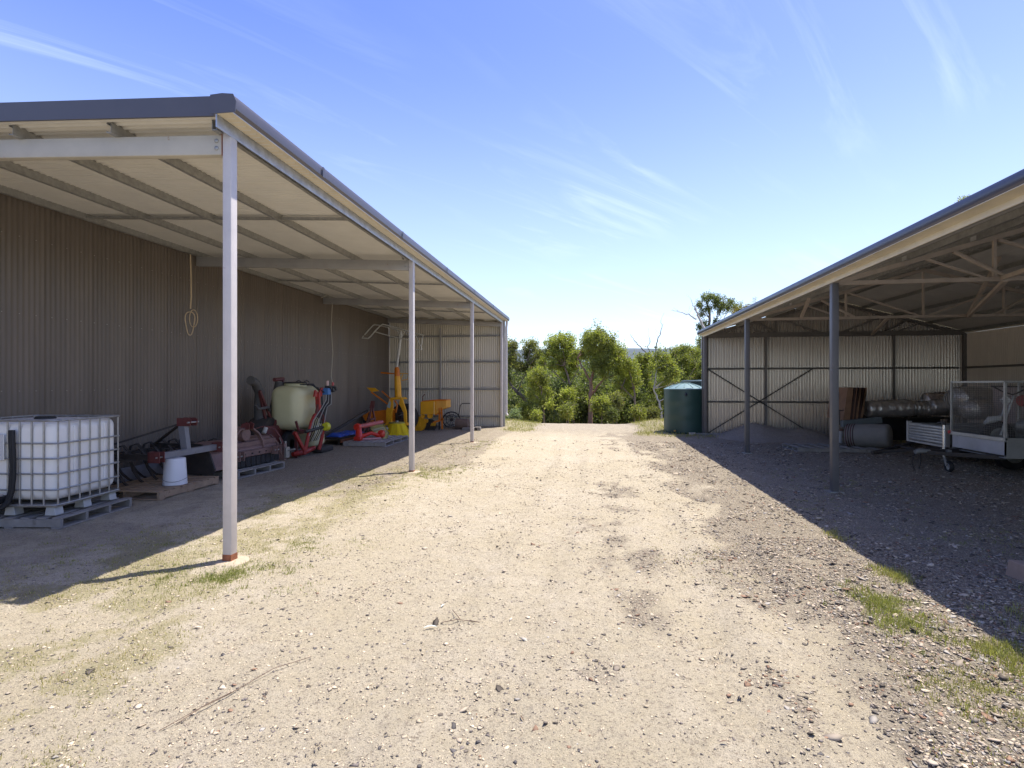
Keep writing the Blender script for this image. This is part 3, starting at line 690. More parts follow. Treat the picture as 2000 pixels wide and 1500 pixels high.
def limb(mb, p, q, r0, r1, wob=.12, n=7, seg=6):
    p = Vector(p); q = Vector(q); d = (q-p).length; pts = []
    off = Vector((0, 0, 0))
    for i in range(n+1):
        t = i/n; off += Vector((random.gauss(0, wob*d/n), random.gauss(0, wob*d/n), random.gauss(0, wob*d/n*.5))); e = math.sin(math.pi*t)
        pts.append(p.lerp(q, t)+off*e)
    mb.tube(pts, [r0+(r1-r0)*i/n for i in range(n+1)], seg); return pts
GREEN = ((.10, .12, .045), (.39, .39, .095)); BRIGHT = ((.14, .165, .05), (.46, .46, .10)); OLIVE = ((.10, .11, .05), (.27, .26, .09)); DARK = ((.08, .10, .045), (.22, .235, .085)); GREY = ((.13, .16, .10), (.25, .28, .17))
def tree(name, label, Y, base_uv, trunks, clumps, cols, per=900, size=.15, bark=None, group='gum trees beyond the end of the track', cat='tree', depth=.9):
    """clumps (u, v, r) as seen in the photograph, spread in depth round the tree's own distance"""
    b = at(base_uv[0], base_uv[1], Y); b.z = float(terrain(np.array([b.x]), np.array([b.y]))[0])
    root = thing(name, label, cat, b, 0, group)
    tk = MB(); cl = []
    sc_ = Y/FPX
    for (u, v, r) in clumps:
        c = at(u, v, Y+random.uniform(-1, 1)*depth); cl.append((np.array(c)-np.array(b), r*sc_*random.uniform(.8, 1.15), r*sc_*1.0, r*sc_*random.uniform(.8, 1.15)))
    for tr in trunks:
        pts = [at(u, v, Y) for u, v in tr[1:]]; pts = [p-b for p in pts]; pts[0] = pts[0]; start = Vector((pts[0].x, pts[0].y, -.3)) if tr[0] > 0 else pts[0]
        r = abs(tr[0]); path = [start]+pts; 
        fine = []
        for i in range(len(path)-1):
            for j in range(4): fine.append(path[i].lerp(path[i+1], j/4)+Vector((random.gauss(0, .025), random.gauss(0, .04), random.gauss(0, .02))))
        fine.append(path[-1]); k = len(fine)
        tk.tube(fine, [r*(1-.65*i/k) for i in range(k)], 8)
    tips = [at(u, v, Y)-b for tr in trunks for (u, v) in tr[1:]]
    for c, rx, ry, rz in cl:
        cv = Vector(c); t0 = min(tips, key=lambda p: (p-cv).length+max(0, p.z-cv.z)*2) if tips else Vector((0, 0, 0))
        pts = limb(tk, t0, cv+Vector((0, 0, rz*.2)), .045, .015, .15)
        for _ in range(4):
            e = cv+Vector((random.gauss(0, rx*.55), random.gauss(0, ry*.55), random.gauss(0, rz*.5))); limb(tk, pts[4], e, .018, .006, .15, 4, 5)
    tk.build('trunk', bark or M_bark, root, smooth='all', local=True)
    leaves('crown', cl, per, size, cols, root)
    return root
tree('gum_tree', 'tall round-headed gum tree with a straight reddish trunk at the middle of the track end', 35, (1153, 828),
     [(.17, (1153, 800), (1154, 760), (1156, 735), (1168, 700)), (-.09, (1156, 750), (1140, 720), (1128, 700)), (-.09, (1155, 770), (1180, 740), (1195, 715))],
     [(1150, 668, 17), (1166, 655, 15), (1181, 664, 17), (1196, 680, 18), (1208, 692, 15), (1180, 690, 18), (1158, 688, 16), (1166, 712, 14), (1193, 706, 16), (1140, 690, 11), (1206, 712, 12), (1178, 728, 10), (1216, 730, 13), (1147, 655, 8)],
     GREEN, 1250, bark=M_bark_red)
tree('gum_tree', 'broad yellow-green gum tree just left of the tall middle one', 36.5, (1118, 828),
     [(.12, (1120, 790), (1112, 745), (1103, 715)), (-.07, (1114, 755), (1090, 735)), (-.05, (1114, 750), (1130, 720))],
     [(1080, 672, 14), (1098, 664, 15), (1112, 675, 15), (1088, 690, 15), (1072, 690, 10), (1105, 695, 15), (1125, 693, 11), (1095, 712, 14), (1122, 712, 12), (1078, 712, 10), (1108, 730, 12), (1060, 705, 8)],
     BRIGHT, 1200)
tree('gum_tree', 'olive gum tree with a long bare trunk leaning left beside the shed corner', 39, (1046, 826),
     [(.19, (1042, 810), (1022, 778), (1000, 755), (990, 738)), (-.08, (998, 752), (985, 720)), (-.07, (1010, 765), (1030, 720))],
     [(988, 672, 11), (1003, 676, 11), (1040, 672, 13), (1052, 690, 14), (1030, 690, 12), (1000, 700, 15), (985, 712, 12), (1015, 715, 13), (1040, 712, 14), (1058, 712, 10), (992, 735, 10)],
     OLIVE, 1100)
tree('gum_tree', 'short bright-topped young gum in front of the leaning trunk', 33, (1058, 828),
     [(.07, (1062, 800), (1058, 760), (1052, 735)), (-.05, (1060, 790), (1070, 760))],
     [(1052, 728, 13), (1040, 742, 12), (1062, 744, 13), (1052, 760, 14), (1036, 768, 10), (1070, 768, 11), (1058, 782, 11), (1075, 790, 9)],
     GREEN, 1200)
tree('gum_tree', 'light green feathery gum to the right of the tall middle tree', 34, (1236, 826),
     [(.08, (1240, 800), (1238, 760), (1228, 720)), (-.05, (1238, 780), (1215, 755))],
     [(1225, 712, 12), (1238, 726, 14), (1222, 738, 13), (1245, 742, 10), (1232, 758, 11), (1212, 762, 10), (1205, 745, 8)],
     BRIGHT, 1100)
tree('gum_tree', 'narrow dark gum behind the feathery light green one, under the distant hill', 38, (1262, 824),
     [(.09, (1266, 800), (1262, 760), (1256, 720)), (-.06, (1262, 770), (1275, 735)), (.07, (1272, 800), (1280, 770), (1282, 745))],
     [(1247, 702, 11), (1262, 700, 12), (1252, 718, 12), (1272, 716, 11), (1262, 738, 12), (1268, 760, 11), (1278, 780, 10), (1255, 765, 9)],
     GREEN, 1000)
tree('gum_tree', 'yellow-topped gum with a twisted white lower trunk left of the green tank', 35, (1293, 824),
     [(.09, (1292, 806), (1286, 785), (1276, 760), (1284, 720))],
     [(1284, 698, 11), (1298, 702, 12), (1310, 712, 11), (1290, 718, 12), (1305, 735, 12), (1318, 748, 11), (1322, 728, 9), (1296, 755, 10), (1316, 768, 9)],
     GREEN, 1050, bark=M_white)
tree('gum_tree', 'spreading gum above the water tank with yellow crown tips', 42, (1345, 822),
     [(.12, (1340, 780), (1335, 740), (1330, 710)), (-.07, (1337, 750), (1360, 715))],
     [(1318, 690, 11), (1332, 684, 12), (1348, 686, 12), (1362, 694, 12), (1340, 702, 13), (1324, 708, 10), (1358, 715, 13), (1375, 712, 12), (1340, 725, 12), (1365, 738, 12), (1382, 735, 10), (1330, 742, 11)],
     GREEN, 900)
tree('gum_tree', 'dark leafy gum standing close behind the right corner of the zinc shed wall', 47, (1392, 822),
     [(.14, (1388, 760), (1385, 700))],
     [(1372, 668, 10), (1384, 658, 9), (1380, 676, 12), (1366, 680, 9), (1388, 690, 12), (1372, 750, 14), (1390, 745, 14), (1345, 755, 10)], DARK, 850)
# low scrub: each shrub on its own
shrubs = [(1110, 770, 17, 31, BRIGHT, 'round lime-green shrub at the left edge of the track end'),
          (1106, 800, 15, 30.5, GREEN, 'low green shrub directly under the round lime-green one'),
          (1176, 790, 19, 31, GREEN, 'wide drooping shrub right of the reddish trunk'),
          (1204, 782, 16, 32, OLIVE, 'brownish bushy shrub in the middle of the scrub line'),
          (1198, 808, 13, 30.5, DARK, 'dark low shrub at the right edge of the track end'),
          (1250, 804, 14, 31, GREEN, 'low shrub on the right verge beyond the grass'),
          (1276, 808, 13, 33, OLIVE, 'dull shrub left of the white twisted trunk'),
          (1312, 800, 14, 33, GREEN, 'shrub behind the left side of the green water tank'),
          (1024, 800, 17, 33, GREEN, 'leafy shrub growing beneath the leaning trunk'),
          (1004, 812, 12, 31, GREY, 'grey-green broadleaf weed bush at the shed downpipe'),
          (1050, 812, 11, 31, GREEN, 'short green bush at the foot of the leaning trunk'),
          (990, 780, 17, 44, GREY, 'hazy grey bush behind the downpipe')]
for i, (u, v, r, Y, c, lb) in enumerate(shrubs):
    tree('shrub', lb, Y, (u, 828), [(.03, (u, v+r*.6), (u+2, v))], [(u+random.uniform(-.5, .5)*r, v+random.uniform(-.45, .6)*r, r*random.uniform(.5, .7)) for _ in range(5)]+[(u, v, r*.75)], c, 1150, .13, group='scrub along the crest', cat='shrub', depth=.5)
# wooded slope far below, reads as one mass
cl = []
for i in range(260):
    Y = random.uniform(52, 150); u = random.uniform(880, 1480); p = at(u, 750, Y); top = 1.7+(Y/FPX)*random.uniform(-30, 32)
    cl.append((np.array((p.x, p.y, top-1.2)), random.uniform(1.6, 3.4), 2.2, random.uniform(1.5, 2.6)))
wl = leaves('distant_woodland', cl, 70, .55, DARK, None, .3); wl['kind'] = 'stuff'
cl = []
for i in range(190):
    Y = random.uniform(36, 52); u = random.uniform(900, 1420); p = at(u, 750, Y); z = p.z-(Y/FPX)*random.uniform(8, 95)
    cl.append((np.array((p.x, p.y, z)), random.uniform(.9, 1.6), 1.3, random.uniform(.8, 1.5)))
wl = leaves('undergrowth', cl, 200, .22, DARK, None, .3); wl['kind'] = 'stuff'
# tall open gum behind the shed corner
tree('tall_gum_tree', 'tall open gum with dark rounded leaf clusters rising above the right shed roof corner', 55, (1392, 822),
     [(.20, (1390, 740), (1386, 690), (1385, 650), (1386, 618), (1384, 600), (1380, 592)), (-.07, (1386, 640), (1400, 622), (1402, 600)), (-.06, (1385, 620), (1374, 605), (1368, 596)), (-.05, (1400, 640), (1412, 625), (1424, 603))],
     [(1366, 596, 7), (1378, 583, 9), (1392, 580, 9), (1404, 584, 8), (1412, 594, 8), (1396, 596, 8), (1370, 612, 6), (1382, 604, 6), (1408, 606, 6), (1426, 592, 8), (1436, 600, 8), (1420, 604, 6), (1376, 632, 7), (1366, 640, 6), (1384, 642, 6), (1398, 628, 4)], DARK, 620, .17, depth=.6, group=None)
tree('gum_tree', 'gum with orange-tinged crown just showing over the right shed roof edge', 50, (1462, 822), [(.15, (1460, 700), (1455, 640))],
     [(1446, 610, 9), (1460, 604, 10), (1436, 614, 6), (1476, 600, 8), (1452, 622, 8)], ((.13, .12, .035), (.34, .24, .07)), 800, group=None)
tree('gum_tree', 'tall gum with only its green tip peeping above the right shed roof', 42, (1900, 822), [(.25, (1898, 600), (1894, 430))],
     [(1887, 394, 9), (1896, 400, 12), (1912, 406, 14), (1880, 400, 5)], GREEN, 800, group=None)
# dead trees
def dead(label, Y, base_uv, limbs, m=None, name='dead_tree'):
    b = at(*base_uv, Y); b.z = float(terrain(np.array([b.x]), np.array([b.y]))[0]); root = thing(name, label, 'dead tree', b)
    for nm, r0, r1, pts in limbs:
        mb = MB(); P3 = [at(u, v, Y)-b for u, v in pts]; fine = []
        for i in range(len(P3)-1):
            for j in range(4): fine.append(P3[i].lerp(P3[i+1], j/4)+Vector((random.gauss(0, .03), random.gauss(0, .05), random.gauss(0, .03))))
        fine.append(P3[-1]); k = len(fine); mb.tube(fine, [r0+(r1-r0)*i/(k-1) for i in range(k)], 7)
        if nm != 'trunk':
            for _ in range(7):
                a = random.choice(fine[2:]); d = Vector((random.gauss(0, .5), random.gauss(0, .3), random.uniform(.1, .7))); limb(mb, a, a+d, r1*.7, .006, .25, 4, 5)
        mb.build(nm, m or M_white, root, smooth='all', local=True)
dead('bleached dead tree with crooked pale trunk arching over the water tank and into the sky', 43, (1388, 822),
     [('trunk', .19, .05, [(1388, 822), (1385, 760), (1380, 715), (1372, 690), (1371, 665), (1378, 645), (1368, 625), (1362, 612), (1358, 600)]),
      ('branch', .06, .012, [(1361, 624), (1345, 615), (1330, 610), (1313, 605)]),
      ('branch', .10, .03, [(1380, 715), (1365, 705), (1345, 702), (1325, 706), (1310, 712)]),
      ('branch', .07, .02, [(1374, 695), (1358, 686), (1345, 682), (1320, 684), (1308, 695), (1300, 715)]),
      ('branch', .05, .012, [(1360, 612), (1354, 596), (1351, 586)]),
      ('branch', .03, .01, [(1345, 682), (1334, 690), (1330, 698)])])
dead('bare grey dead tree with thin forked twigs left of the pale crooked one', 46, (1278, 822),
     [('trunk', .12, .05, [(1278, 822), (1275, 760), (1272, 710), (1270, 690)]),
      ('branch', .06, .012, [(1270, 695), (1256, 684), (1245, 672), (1238, 664), (1230, 652)]),
      ('branch', .06, .012, [(1278, 700), (1282, 672), (1288, 655), (1293, 640), (1291, 625)]),
      ('branch', .05, .012, [(1285, 700), (1296, 688), (1306, 680), (1330, 676)]),
      ('branch', .04, .010, [(1270, 692), (1264, 678), (1270, 668), (1266, 655)])], mat('grey_dead_wood', (.16, .135, .125), .85, 0, .2, 6))

# ================================================================ WATER TANKS
def water_tank(label, x, y, r, h, dome, col, lid=True):
    t = thing('water_tank', label, 'water tank', (x, y, gz(x, y)-.02))
    m = mat(col[0], col[1], .42, 0, .08, 2, (.12, .12, .09), .12)
    b = MB(); pf = [(0, 0), (r-.02, 0), (r, .03)]
    nring = int(h/.16)
    for i in range(nring+1):
        z = .06+(h-.08)*i/nring; pf += [(r, z), (r+.004, z+.02)] if i % 3 == 0 and 0 < i < nring else [(r, z)]
    pf += [(r, h)]
    b.lathe(pf, 64).build('body', m, t, smooth=True, local=True)
    d = MB().lathe([(r+.012, h-.02), (r+.012, h+.01), (r*.93, h+.03*1), (r*.6, h+dome*.62), (r*.3, h+dome*.93), (.16, h+dome), (0, h+dome)], 64)
    d.build('roof', mat(col[0]+'_roof', col[2], .45, 0, .08, 3), t, smooth=True, local=True)
    for k in range(14):
        a = k*math.pi*2/14
        MB().tube([(math.cos(a)*r*.9, math.sin(a)*r*.9, h+.05), (math.cos(a)*r*.6, math.sin(a)*r*.6, h+dome*.62+.004), (math.cos(a)*.2, math.sin(a)*.2, h+dome*.98)], .012, 6).build('roof_rib', MATS[col[0]+'_roof'], t, local=True, smooth=True)
    if lid: MB().lathe([(.18, h+dome-.01), (.18, h+dome+.02), (.16, h+dome+.03), (0, h+dome+.035)], 24).build('lid', m, t, smooth=True, local=True)
    return t
water_tank('round green plastic rainwater tank with shallow domed roof at the right shed corner', 3.24, 19.22, .72, 1.52, .20,
           ('green_poly', (.030, .075, .062), (.16, .25, .25)))
water_tank('second darker rainwater tank mostly hidden behind the green one', 4.35, 21.4, .9, 1.62, .06, ('dark_poly', (.03, .05, .045), (.04, .07, .065)), False)
wt0 = bpy.data.objects['water_tank']
MB().tube([(-.42, -.585, .10), (-.46, -.66, .10), (-.46, -.70, .10)], .028, 12).build('outlet_valve', mat('brass', (.45, .3, .1), .4, .5), wt0, local=True, smooth=True)
MB().tube([(-.10, -.70, 1.36), (-.10, -.76, 1.36), (-.10, -.78, 1.30)], .035, 12).build('overflow', M_black, wt0, local=True, smooth=True)
pc = MB(); pc.box(3.22, 3.42, 18.30, 18.42, -.01, .075); tag(pc.build('timber_offcut', mat('pale_timber', (.55, .50, .42), .8, 0, .2, 8), bev=.004), 'short pale timber offcut lying at the foot of the green tank', 'timber')
pc = MB(); pc.box(3.45, 4.55, 18.28, 18.40, -.01, .06); tag(pc.build('concrete_strip', mat('grey_strip', (.30, .29, .27), .8, 0, .2, 8), bev=.004), 'long grey strip lying along the foot of the right shed corner', 'strip')

# ================================================================ LEFT SIDE OBJECTS
M_woodg = mat('grey_pallet_wood', (.27, .25, .225), .85, 0, .25, 5, (.14, .11, .09), .4, .3, 40, stretch=(1, 1, 1))
M_woodb = mat('brown_pallet_wood', (.34, .24, .155), .85, 0, .25, 5, (.20, .13, .08), .4, .3, 40)
def pallet(label, corner, lx, ly, rz, m, nb=3, gap_dir='x', z0=.0, hh=.13, boards=7, group='wooden pallets along the left shed', dz=0):
    """corner: near corner towards the track; deck boards run along x (away from the track), bearers along y"""
    t = thing('pallet', label, 'pallet', (corner[0], corner[1], gz(corner[0]-.4, corner[1]+.4)+z0), rz, group)
    # local: x from 0 to -lx, y from 0 to ly
    src = None; bw = min(.1, ly/boards*.8)
    for zz, k in ((hh-.018, boards), (0, 3)):
        src = None
        for i in range(k):
            y = (ly-bw)*i/(k-1); j = random.uniform(-.012, .012)
            if src is None: src = MB().box(-lx, 0, 0, bw, zz, zz+.018).build('deck_board' if k > 3 else 'base_board', m, t, local=True, bev=.002); src.location = (j, y, 0)
            else: inst(src, t, (j, y, 0), random.uniform(-.006, .006))
    src = None
    for i in range(nb):
        x = -(lx-.045)*i/(nb-1)
        if src is None: src = MB().box(-.045, 0, .0, ly, .0195, hh-.0195).build('bearer', m, t, local=True, bev=.002)
        else: inst(src, t, (x, 0, 0))
    return t
def pallet2(label, corner, lx, ly, rz, m, **k):
    """deck boards along y, bearers along x: the side towards the track shows the openings"""
    hh = k.get('hh', .13); nb = k.get('nb', 4); boards = k.get('boards', 7); zo = k.get('z0', 0)
    t = thing('pallet', label, 'pallet', (corner[0], corner[1], gz(corner[0]-.4, corner[1]+.4)+zo), rz, k.get('group', 'wooden pallets along the left shed'))
    bw = min(.11, lx/boards*.82)
    for zz, kk, nm in ((hh-.018, boards, 'deck_board'), (0, 3, 'base_board')):
        src = None
        for i in range(kk):
            x = -(lx-bw)*i/(kk-1); j = random.uniform(-.012, .012)
            if src is None: src = MB().box(-bw, 0, 0, ly, zz, zz+.018).build(nm, m, t, local=True, bev=.002); src.location = (x, j, 0)
            else: inst(src, t, (x, j, 0), random.uniform(-.006, .006))
    src = None
    for i in range(nb):
        y = (ly-.04)*i/(nb-1)
        if src is None: src = MB().box(-lx, 0, 0, .04, .0195, hh-.0195).build('bearer', m, t, local=True, bev=.002)
        else: inst(src, t, (0, y, 0))
    return t
# --- 1 IBC tank on its wooden pallet
RZ = math.radians(7)
pallet2('grey weathered pallet under the caged white liquid tank', (-6.16, 5.32), 1.25, 1.12, RZ, M_woodg, nb=4)
ibc = thing('caged_tank', 'white plastic liquid tank in a galvanised tube cage, nearest thing on the left', 'liquid tank', (-6.27, 5.36, gz(-6.6, 5.8)+.131), RZ)
M_hdpe = mat('white_plastic_bottle', (.84, .82, .77), .38, 0, .03, 2, (.66, .63, .55), .12)
LX, LY = 1.17, .98
b = MB().box(-LX+.014, -.014, .014, LY-.014, .17, 1.12).build('bottle', M_hdpe, ibc, local=True, bev=.11, seg=5)
MB().lathe([(0, 1.09), (.11, 1.09), (.11, 1.14), (.09, 1.15), (0, 1.15)], 24, c=(-LX/2, LY/2, 0)).build('filler_cap', M_black, ibc, local=True, smooth=True)
for y in (.27, .5, .73): MB().tube([(-.020, y, .30), (-.012, y, .36), (-.012, y, 1.0), (-.02, y, 1.05)], .016, 8).build('bottle_groove', M_hdpe, ibc, local=True, smooth=True)
vsrc = None
for i in range(7):
    y = .03+(LY-.06)*i/6
    for x in (0, -LX): MB().tube([(x, y, .13), (x, y, 1.13)], .0095, 8).build('cage_bar', M_galv, ibc, local=True, smooth=True)
for i in range(1, 8):
    x = -LX*i/8
    for y in (0, LY): MB().tube([(x, y, .13), (x, y, 1.13)], .0095, 8).build('cage_bar', M_galv, ibc, local=True, smooth=True)
for z in (.13, .31, .50, .68, .86, 1.13):
    r = .0095 if z not in (1.13,) else .014; c_ = .05; P = []
    for cx, cy, a0_ in ((-c_, c_, -90), (-c_, LY-c_, 0), (-LX+c_, LY-c_, 90), (-LX+c_, c_, 180)):
        for k in range(4): a = math.radians(a0_+30*k); P.append((cx+math.cos(a)*(c_+.012), cy+math.sin(a)*(c_+.012), z))
    MB().tube(P, r, 8, closed=True).build('cage_hoop', M_galv, ibc, local=True, smooth=True)
MB().box(-LX, 0, 0, LY, .105, .13).build('base_tray', M_galv, ibc, local=True)
for x in (-.09, -LX/2, -LX+.09):
    for y in (.02, LY/2-.06, LY-.14): MB().prism([(x-.07, 0), (x+.07, 0), (x+.05, .105), (x-.05, .105)], 'y', y, y+.12).build('foot', mat('grey_plastic_foot', (.48, .48, .46), .6), ibc, local=True, bev=.006)
MB().box(-LX*.95, -LX*.52, -.024, -.014, .66, .97).build('label_plate', mat('plate', (.66, .67, .68), .35, .2, .06, 3), ibc, local=True, bev=.004)
MB().box(-LX*.93, -LX*.72, -.0262, -.0245, .92, .945).build('sticker', mat('white_sticker', (.85, .85, .85), .5), ibc, local=True)
v_ = MB(); v_.tube([(-.62, .02, .2), (-.62, -.10, .2)], .045, 16); v_.lathe([(0, -.06), (.06, -.06), (.06, .0), (0, .0)], 16, 'y', (-.62, -.10, .2))
v_ = v_.build('valve', M_black, ibc, local=True, smooth=True)
MB().bar((-.70, -.1, .265), (-.54, -.1, .265), .02, .02).build('valve_handle', mat('grey_handle', (.4, .4, .4), .4, .5), v_, local=True)
hs_ = MB(); P = [(-.50, -.035, 1.02), (-.49, -.045, .9), (-.475, -.05, .75), (-.47, -.05, .6), (-.475, -.05, .45), (-.49, -.05, .3), (-.52, -.06, .18), (-.56, -.09, .12), (-.68, -.10, .1)]
M_ib = Matrix.Translation(ibc.location) @ Matrix.Rotation(RZ, 4, 'Z'); PW = [M_ib @ Vector(p) for p in P]
for o_ in (-.016, .016): hs_.tube([p+Vector((o_, 0, 0)) for p in PW], .021, 10)
tag(hs_.build('rubber_strip', M_rubber, smooth=True), 'black ribbed rubber hose strip hanging down the near face of the white caged tank', 'hose')

# --- 2 brown pallet with upturned bucket
pallet('brown wooden pallet with an upturned white bucket on it', (-6.20, 6.80), 1.12, 1.32, math.radians(3), M_woodb, boards=9)
bk = thing('bucket', 'white plastic bucket standing upside down on the brown pallet', 'bucket', (-6.44, 7.36, gz(-6.6, 7.4)+.133))
MB().lathe([(.165, 0), (.168, .0), (.168, .03), (.163, .032), (.163, .06), (.166, .062), (.163, .09), (.145, .395), (.14, .405), (0, .405)], 40).build('shell', mat('bucket_white', (.74, .74, .76), .4, 0, .04, 4), bk, smooth=True, local=True)
P = [(.169*math.cos(a), .169*math.sin(a), .075+.02*math.sin(a*2+.5)) for a in [k*math.pi*2/28 for k in range(28)]]
MB().tube(P, .003, 5, closed=True).build('wire_handle', mat('wire', (.12, .12, .12), .4, .7), bk, local=True)

# --- 3 spring-tine cultivator
M_cg = mat('grey_implement_paint', (.20, .20, .215), .5, 0, .15, 6, (.12, .09, .07), .3)
M_dk = mat('dark_rusted_steel', (.05, .043, .038), .7, .2, .3, 10, (.12, .07, .045), .4, .2)
M_maroon = mat('maroon_paint', (.13, .035, .032), .55, 0, .25, 8, (.1, .06, .045), .35)
cu = thing('tine_cultivator', 'black spring-tine cultivator with grey headstock mast behind the bucket', 'cultivator', (-6.9, 7.9, gz(-6.9, 7.9)))
MB().bar((-6.50, 7.02, .60), (-6.50, 8.42, .60), .085, .10).build('cross_bar', M_cg, cu, bev=.006)
MB().bar((-6.52, 7.68, .64), (-6.58, 7.68, 1.08), .12, .09, (0, 1, 0)).build('mast', M_cg, cu, bev=.006)
for y in (7.62, 7.76): MB().prism([(-6.64, 1.02), (-6.40, 1.02), (-6.38, 1.12), (-6.42, 1.15), (-6.64, 1.15)], 'y', y, y+.014).build('top_hitch_plate', M_maroon, cu)
MB().tube([(-6.41, 7.58, 1.08), (-6.41, 7.82, 1.08)], .014, 10).build('top_pin', M_galv, cu, smooth=True)
for y in (7.02, 8.36):
    c_ = MB(); c_.box(-6.55, -6.36, y-.05, y-.038, .52, .68); c_.box(-6.55, -6.36, y+.04, y+.052, .52, .68); c_.box(-6.56, -6.54, y-.05, y+.05, .52, .68)
    c_ = c_.build('lower_clevis', M_maroon, cu); MB().tube([(-6.40, y-.07, .6), (-6.40, y+.075, .6)], .013, 10).build('clevis_pin', M_galv, c_, smooth=True)
for y in (7.02, 8.42): MB().bar((-6.54, y, .60), (-7.85, y, .60), .05, .08).build('side_rail', M_dk, cu)
for x in (-7.02, -7.75): MB().bar((x, 6.75, .54), (x, 9.25, .54), .06, .06).build('tine_bar', M_dk, cu)
for q in ((-7.7, 7.05, .64), (-7.7, 8.35, .64)): MB().bar((-6.60, 7.68, 1.06), q, .035, .03).build('stay', M_dk, cu)
def tine(x, y, z0, w_=.045):
    mb = MB(); P = []
    for k in range(11):
        a = math.radians(95-25*k); P.append(Vector((x-.12+.165*math.cos(a)*1.0, y, z0-.02+.17*math.sin(a)-.08)))
    base = [Vector((x-.02, y, z0+.05)), Vector((x-.09, y, z0+.10))]
    C_ = [(x-.02, z0+.02), (x-.12, z0+.12), (x-.25, z0+.08), (x-.30, z0-.06), (x-.25, z0-.22), (x-.14, z0-.36), (x-.03, z0-.44), (x+.06, z0-.47)]
    fine = []
    for i in range(len(C_)-1):
        for j in range(3):
            t = j/3; fine.append(Vector((C_[i][0]*(1-t)+C_[i+1][0]*t, y, C_[i][1]*(1-t)+C_[i+1][1]*t)))
    fine.append(Vector((C_[-1][0], y, C_[-1][1])))
    for i in range(len(fine)-1): mb.bar(fine[i], fine[i+1], w_, .014, (0, 0, 1) if abs((fine[i+1]-fine[i]).normalized().z) < .9 else (1, 0, 0))
    return mb
src = None
for x in (-6.98, -7.71):
    for k in range(9):
        y = 6.85+.28*k+(.14 if x < -7.5 else 0)
        if src is None: src = tine(x, y, .54).build('spring_tine', M_dk, cu); sx0, sy0 = x, y
        else: inst(src, cu, (x-sx0, y-sy0, 0))
tag(MB().box(-7.95, -7.92, 7.4, 10.2, .02, .26).build('steel_plank', mat('grey_plank', (.22, .22, .23), .6, 0, .15, 6), bev=.003), 'long grey plank standing on edge against the dark wall behind the tines', 'plank')

# --- 4 flail mower on pallet
M_fm = mat('faded_maroon_paint', (.19, .115, .10), .6, 0, .25, 7, (.11, .065, .05), .4)
pallet2('grey pallet under the faded red flail mower', (-6.22, 8.55), 1.1, 1.30, math.radians(-4), M_woodg, nb=4)
fl = thing('flail_mower', 'faded maroon flail mower with arched headstock on a grey pallet', 'flail mower', (-6.7, 9.2, gz(-6.7, 9.2)+.132), math.radians(-3))
B_ = .0
pf = [(-.42, .05), (-.34, .42), (-.18, .52), (.10, .50), (.26, .34), (.34, .06), (.30, .05), (.22, .32), (.08, .46), (-.17, .48), (-.31, .38), (-.38, .05)]
MB().prism(pf, 'y', -1.0, .80).build('hood', M_fm, fl, local=True)
for y in (-1.03, .80):
    MB().prism([(-.44, .0), (-.44, .22), (-.34, .44), (-.18, .54), (.11, .52), (.28, .36), (.38, .10), (.34, .0)], 'y', y, y+.03).build('end_plate', M_dk if y < 0 else M_fm, fl, local=True)
MB().tube([(0, -.98, .2), (0, .78, .2)], .10, 14).build('rotor', M_dk, fl, local=True, smooth=True)
MB().box(.26, .37, -.55, .80, .20, .31).build('front_beam', M_fm, fl, local=True, bev=.006)
MB().box(.16, .24, -.55, .80, .37, .46).build('upper_beam', M_fm, fl, local=True, bev=.006)
P = [(.26, -.42, .30), (.24, -.40, .48), (.21, -.33, .62), (.18, -.2, .705), (.18, .0, .72), (.18, .15, .70), (.21, .28, .60), (.24, .35, .46), (.26, .37, .30)]
ar = MB()
for i in range(len(P)-1): ar.bar(P[i], P[i+1], .035, .085, (1, 0, 0))
ar.build('arch', M_fm, fl, local=True, bev=.004)
for y in (-.08, .04): MB().prism([(.12, .70), (.30, .70), (.31, .80), (.25, .84), (.14, .80)], 'y', y, y+.015).build('hitch_lug', M_maroon, fl, local=True)
for y in (-.50, .55):
    c_ = MB(); c_.box(.36, .50, y-.06, y-.045, .17, .33); c_.box(.36, .50, y+.045, y+.06, .17, .33); c_ = c_.build('lower_lug', M_fm, fl, local=True)
    MB().tube([(.46, y-.08, .25), (.46, y+.08, .25)], .015, 10).build('lug_pin', M_galv, c_, local=True, smooth=True)
MB().lathe([(0, -.14), (.12, -.14), (.15, -.06), (.15, .06), (.12, .14), (0, .14)], 18, 'x', (.06, -.02, .60)).build('gearbox', M_fm, fl, local=True, smooth=True)
MB().box(.30, .42, .82, .9, .0, .34).build('skid', M_fm, fl, local=True)
for k in range(9): MB().box(.345, .352, -.50+.14*k, -.38+.14*k, .02, .19).build('rubber_flap', M_rubber, fl, local=True)
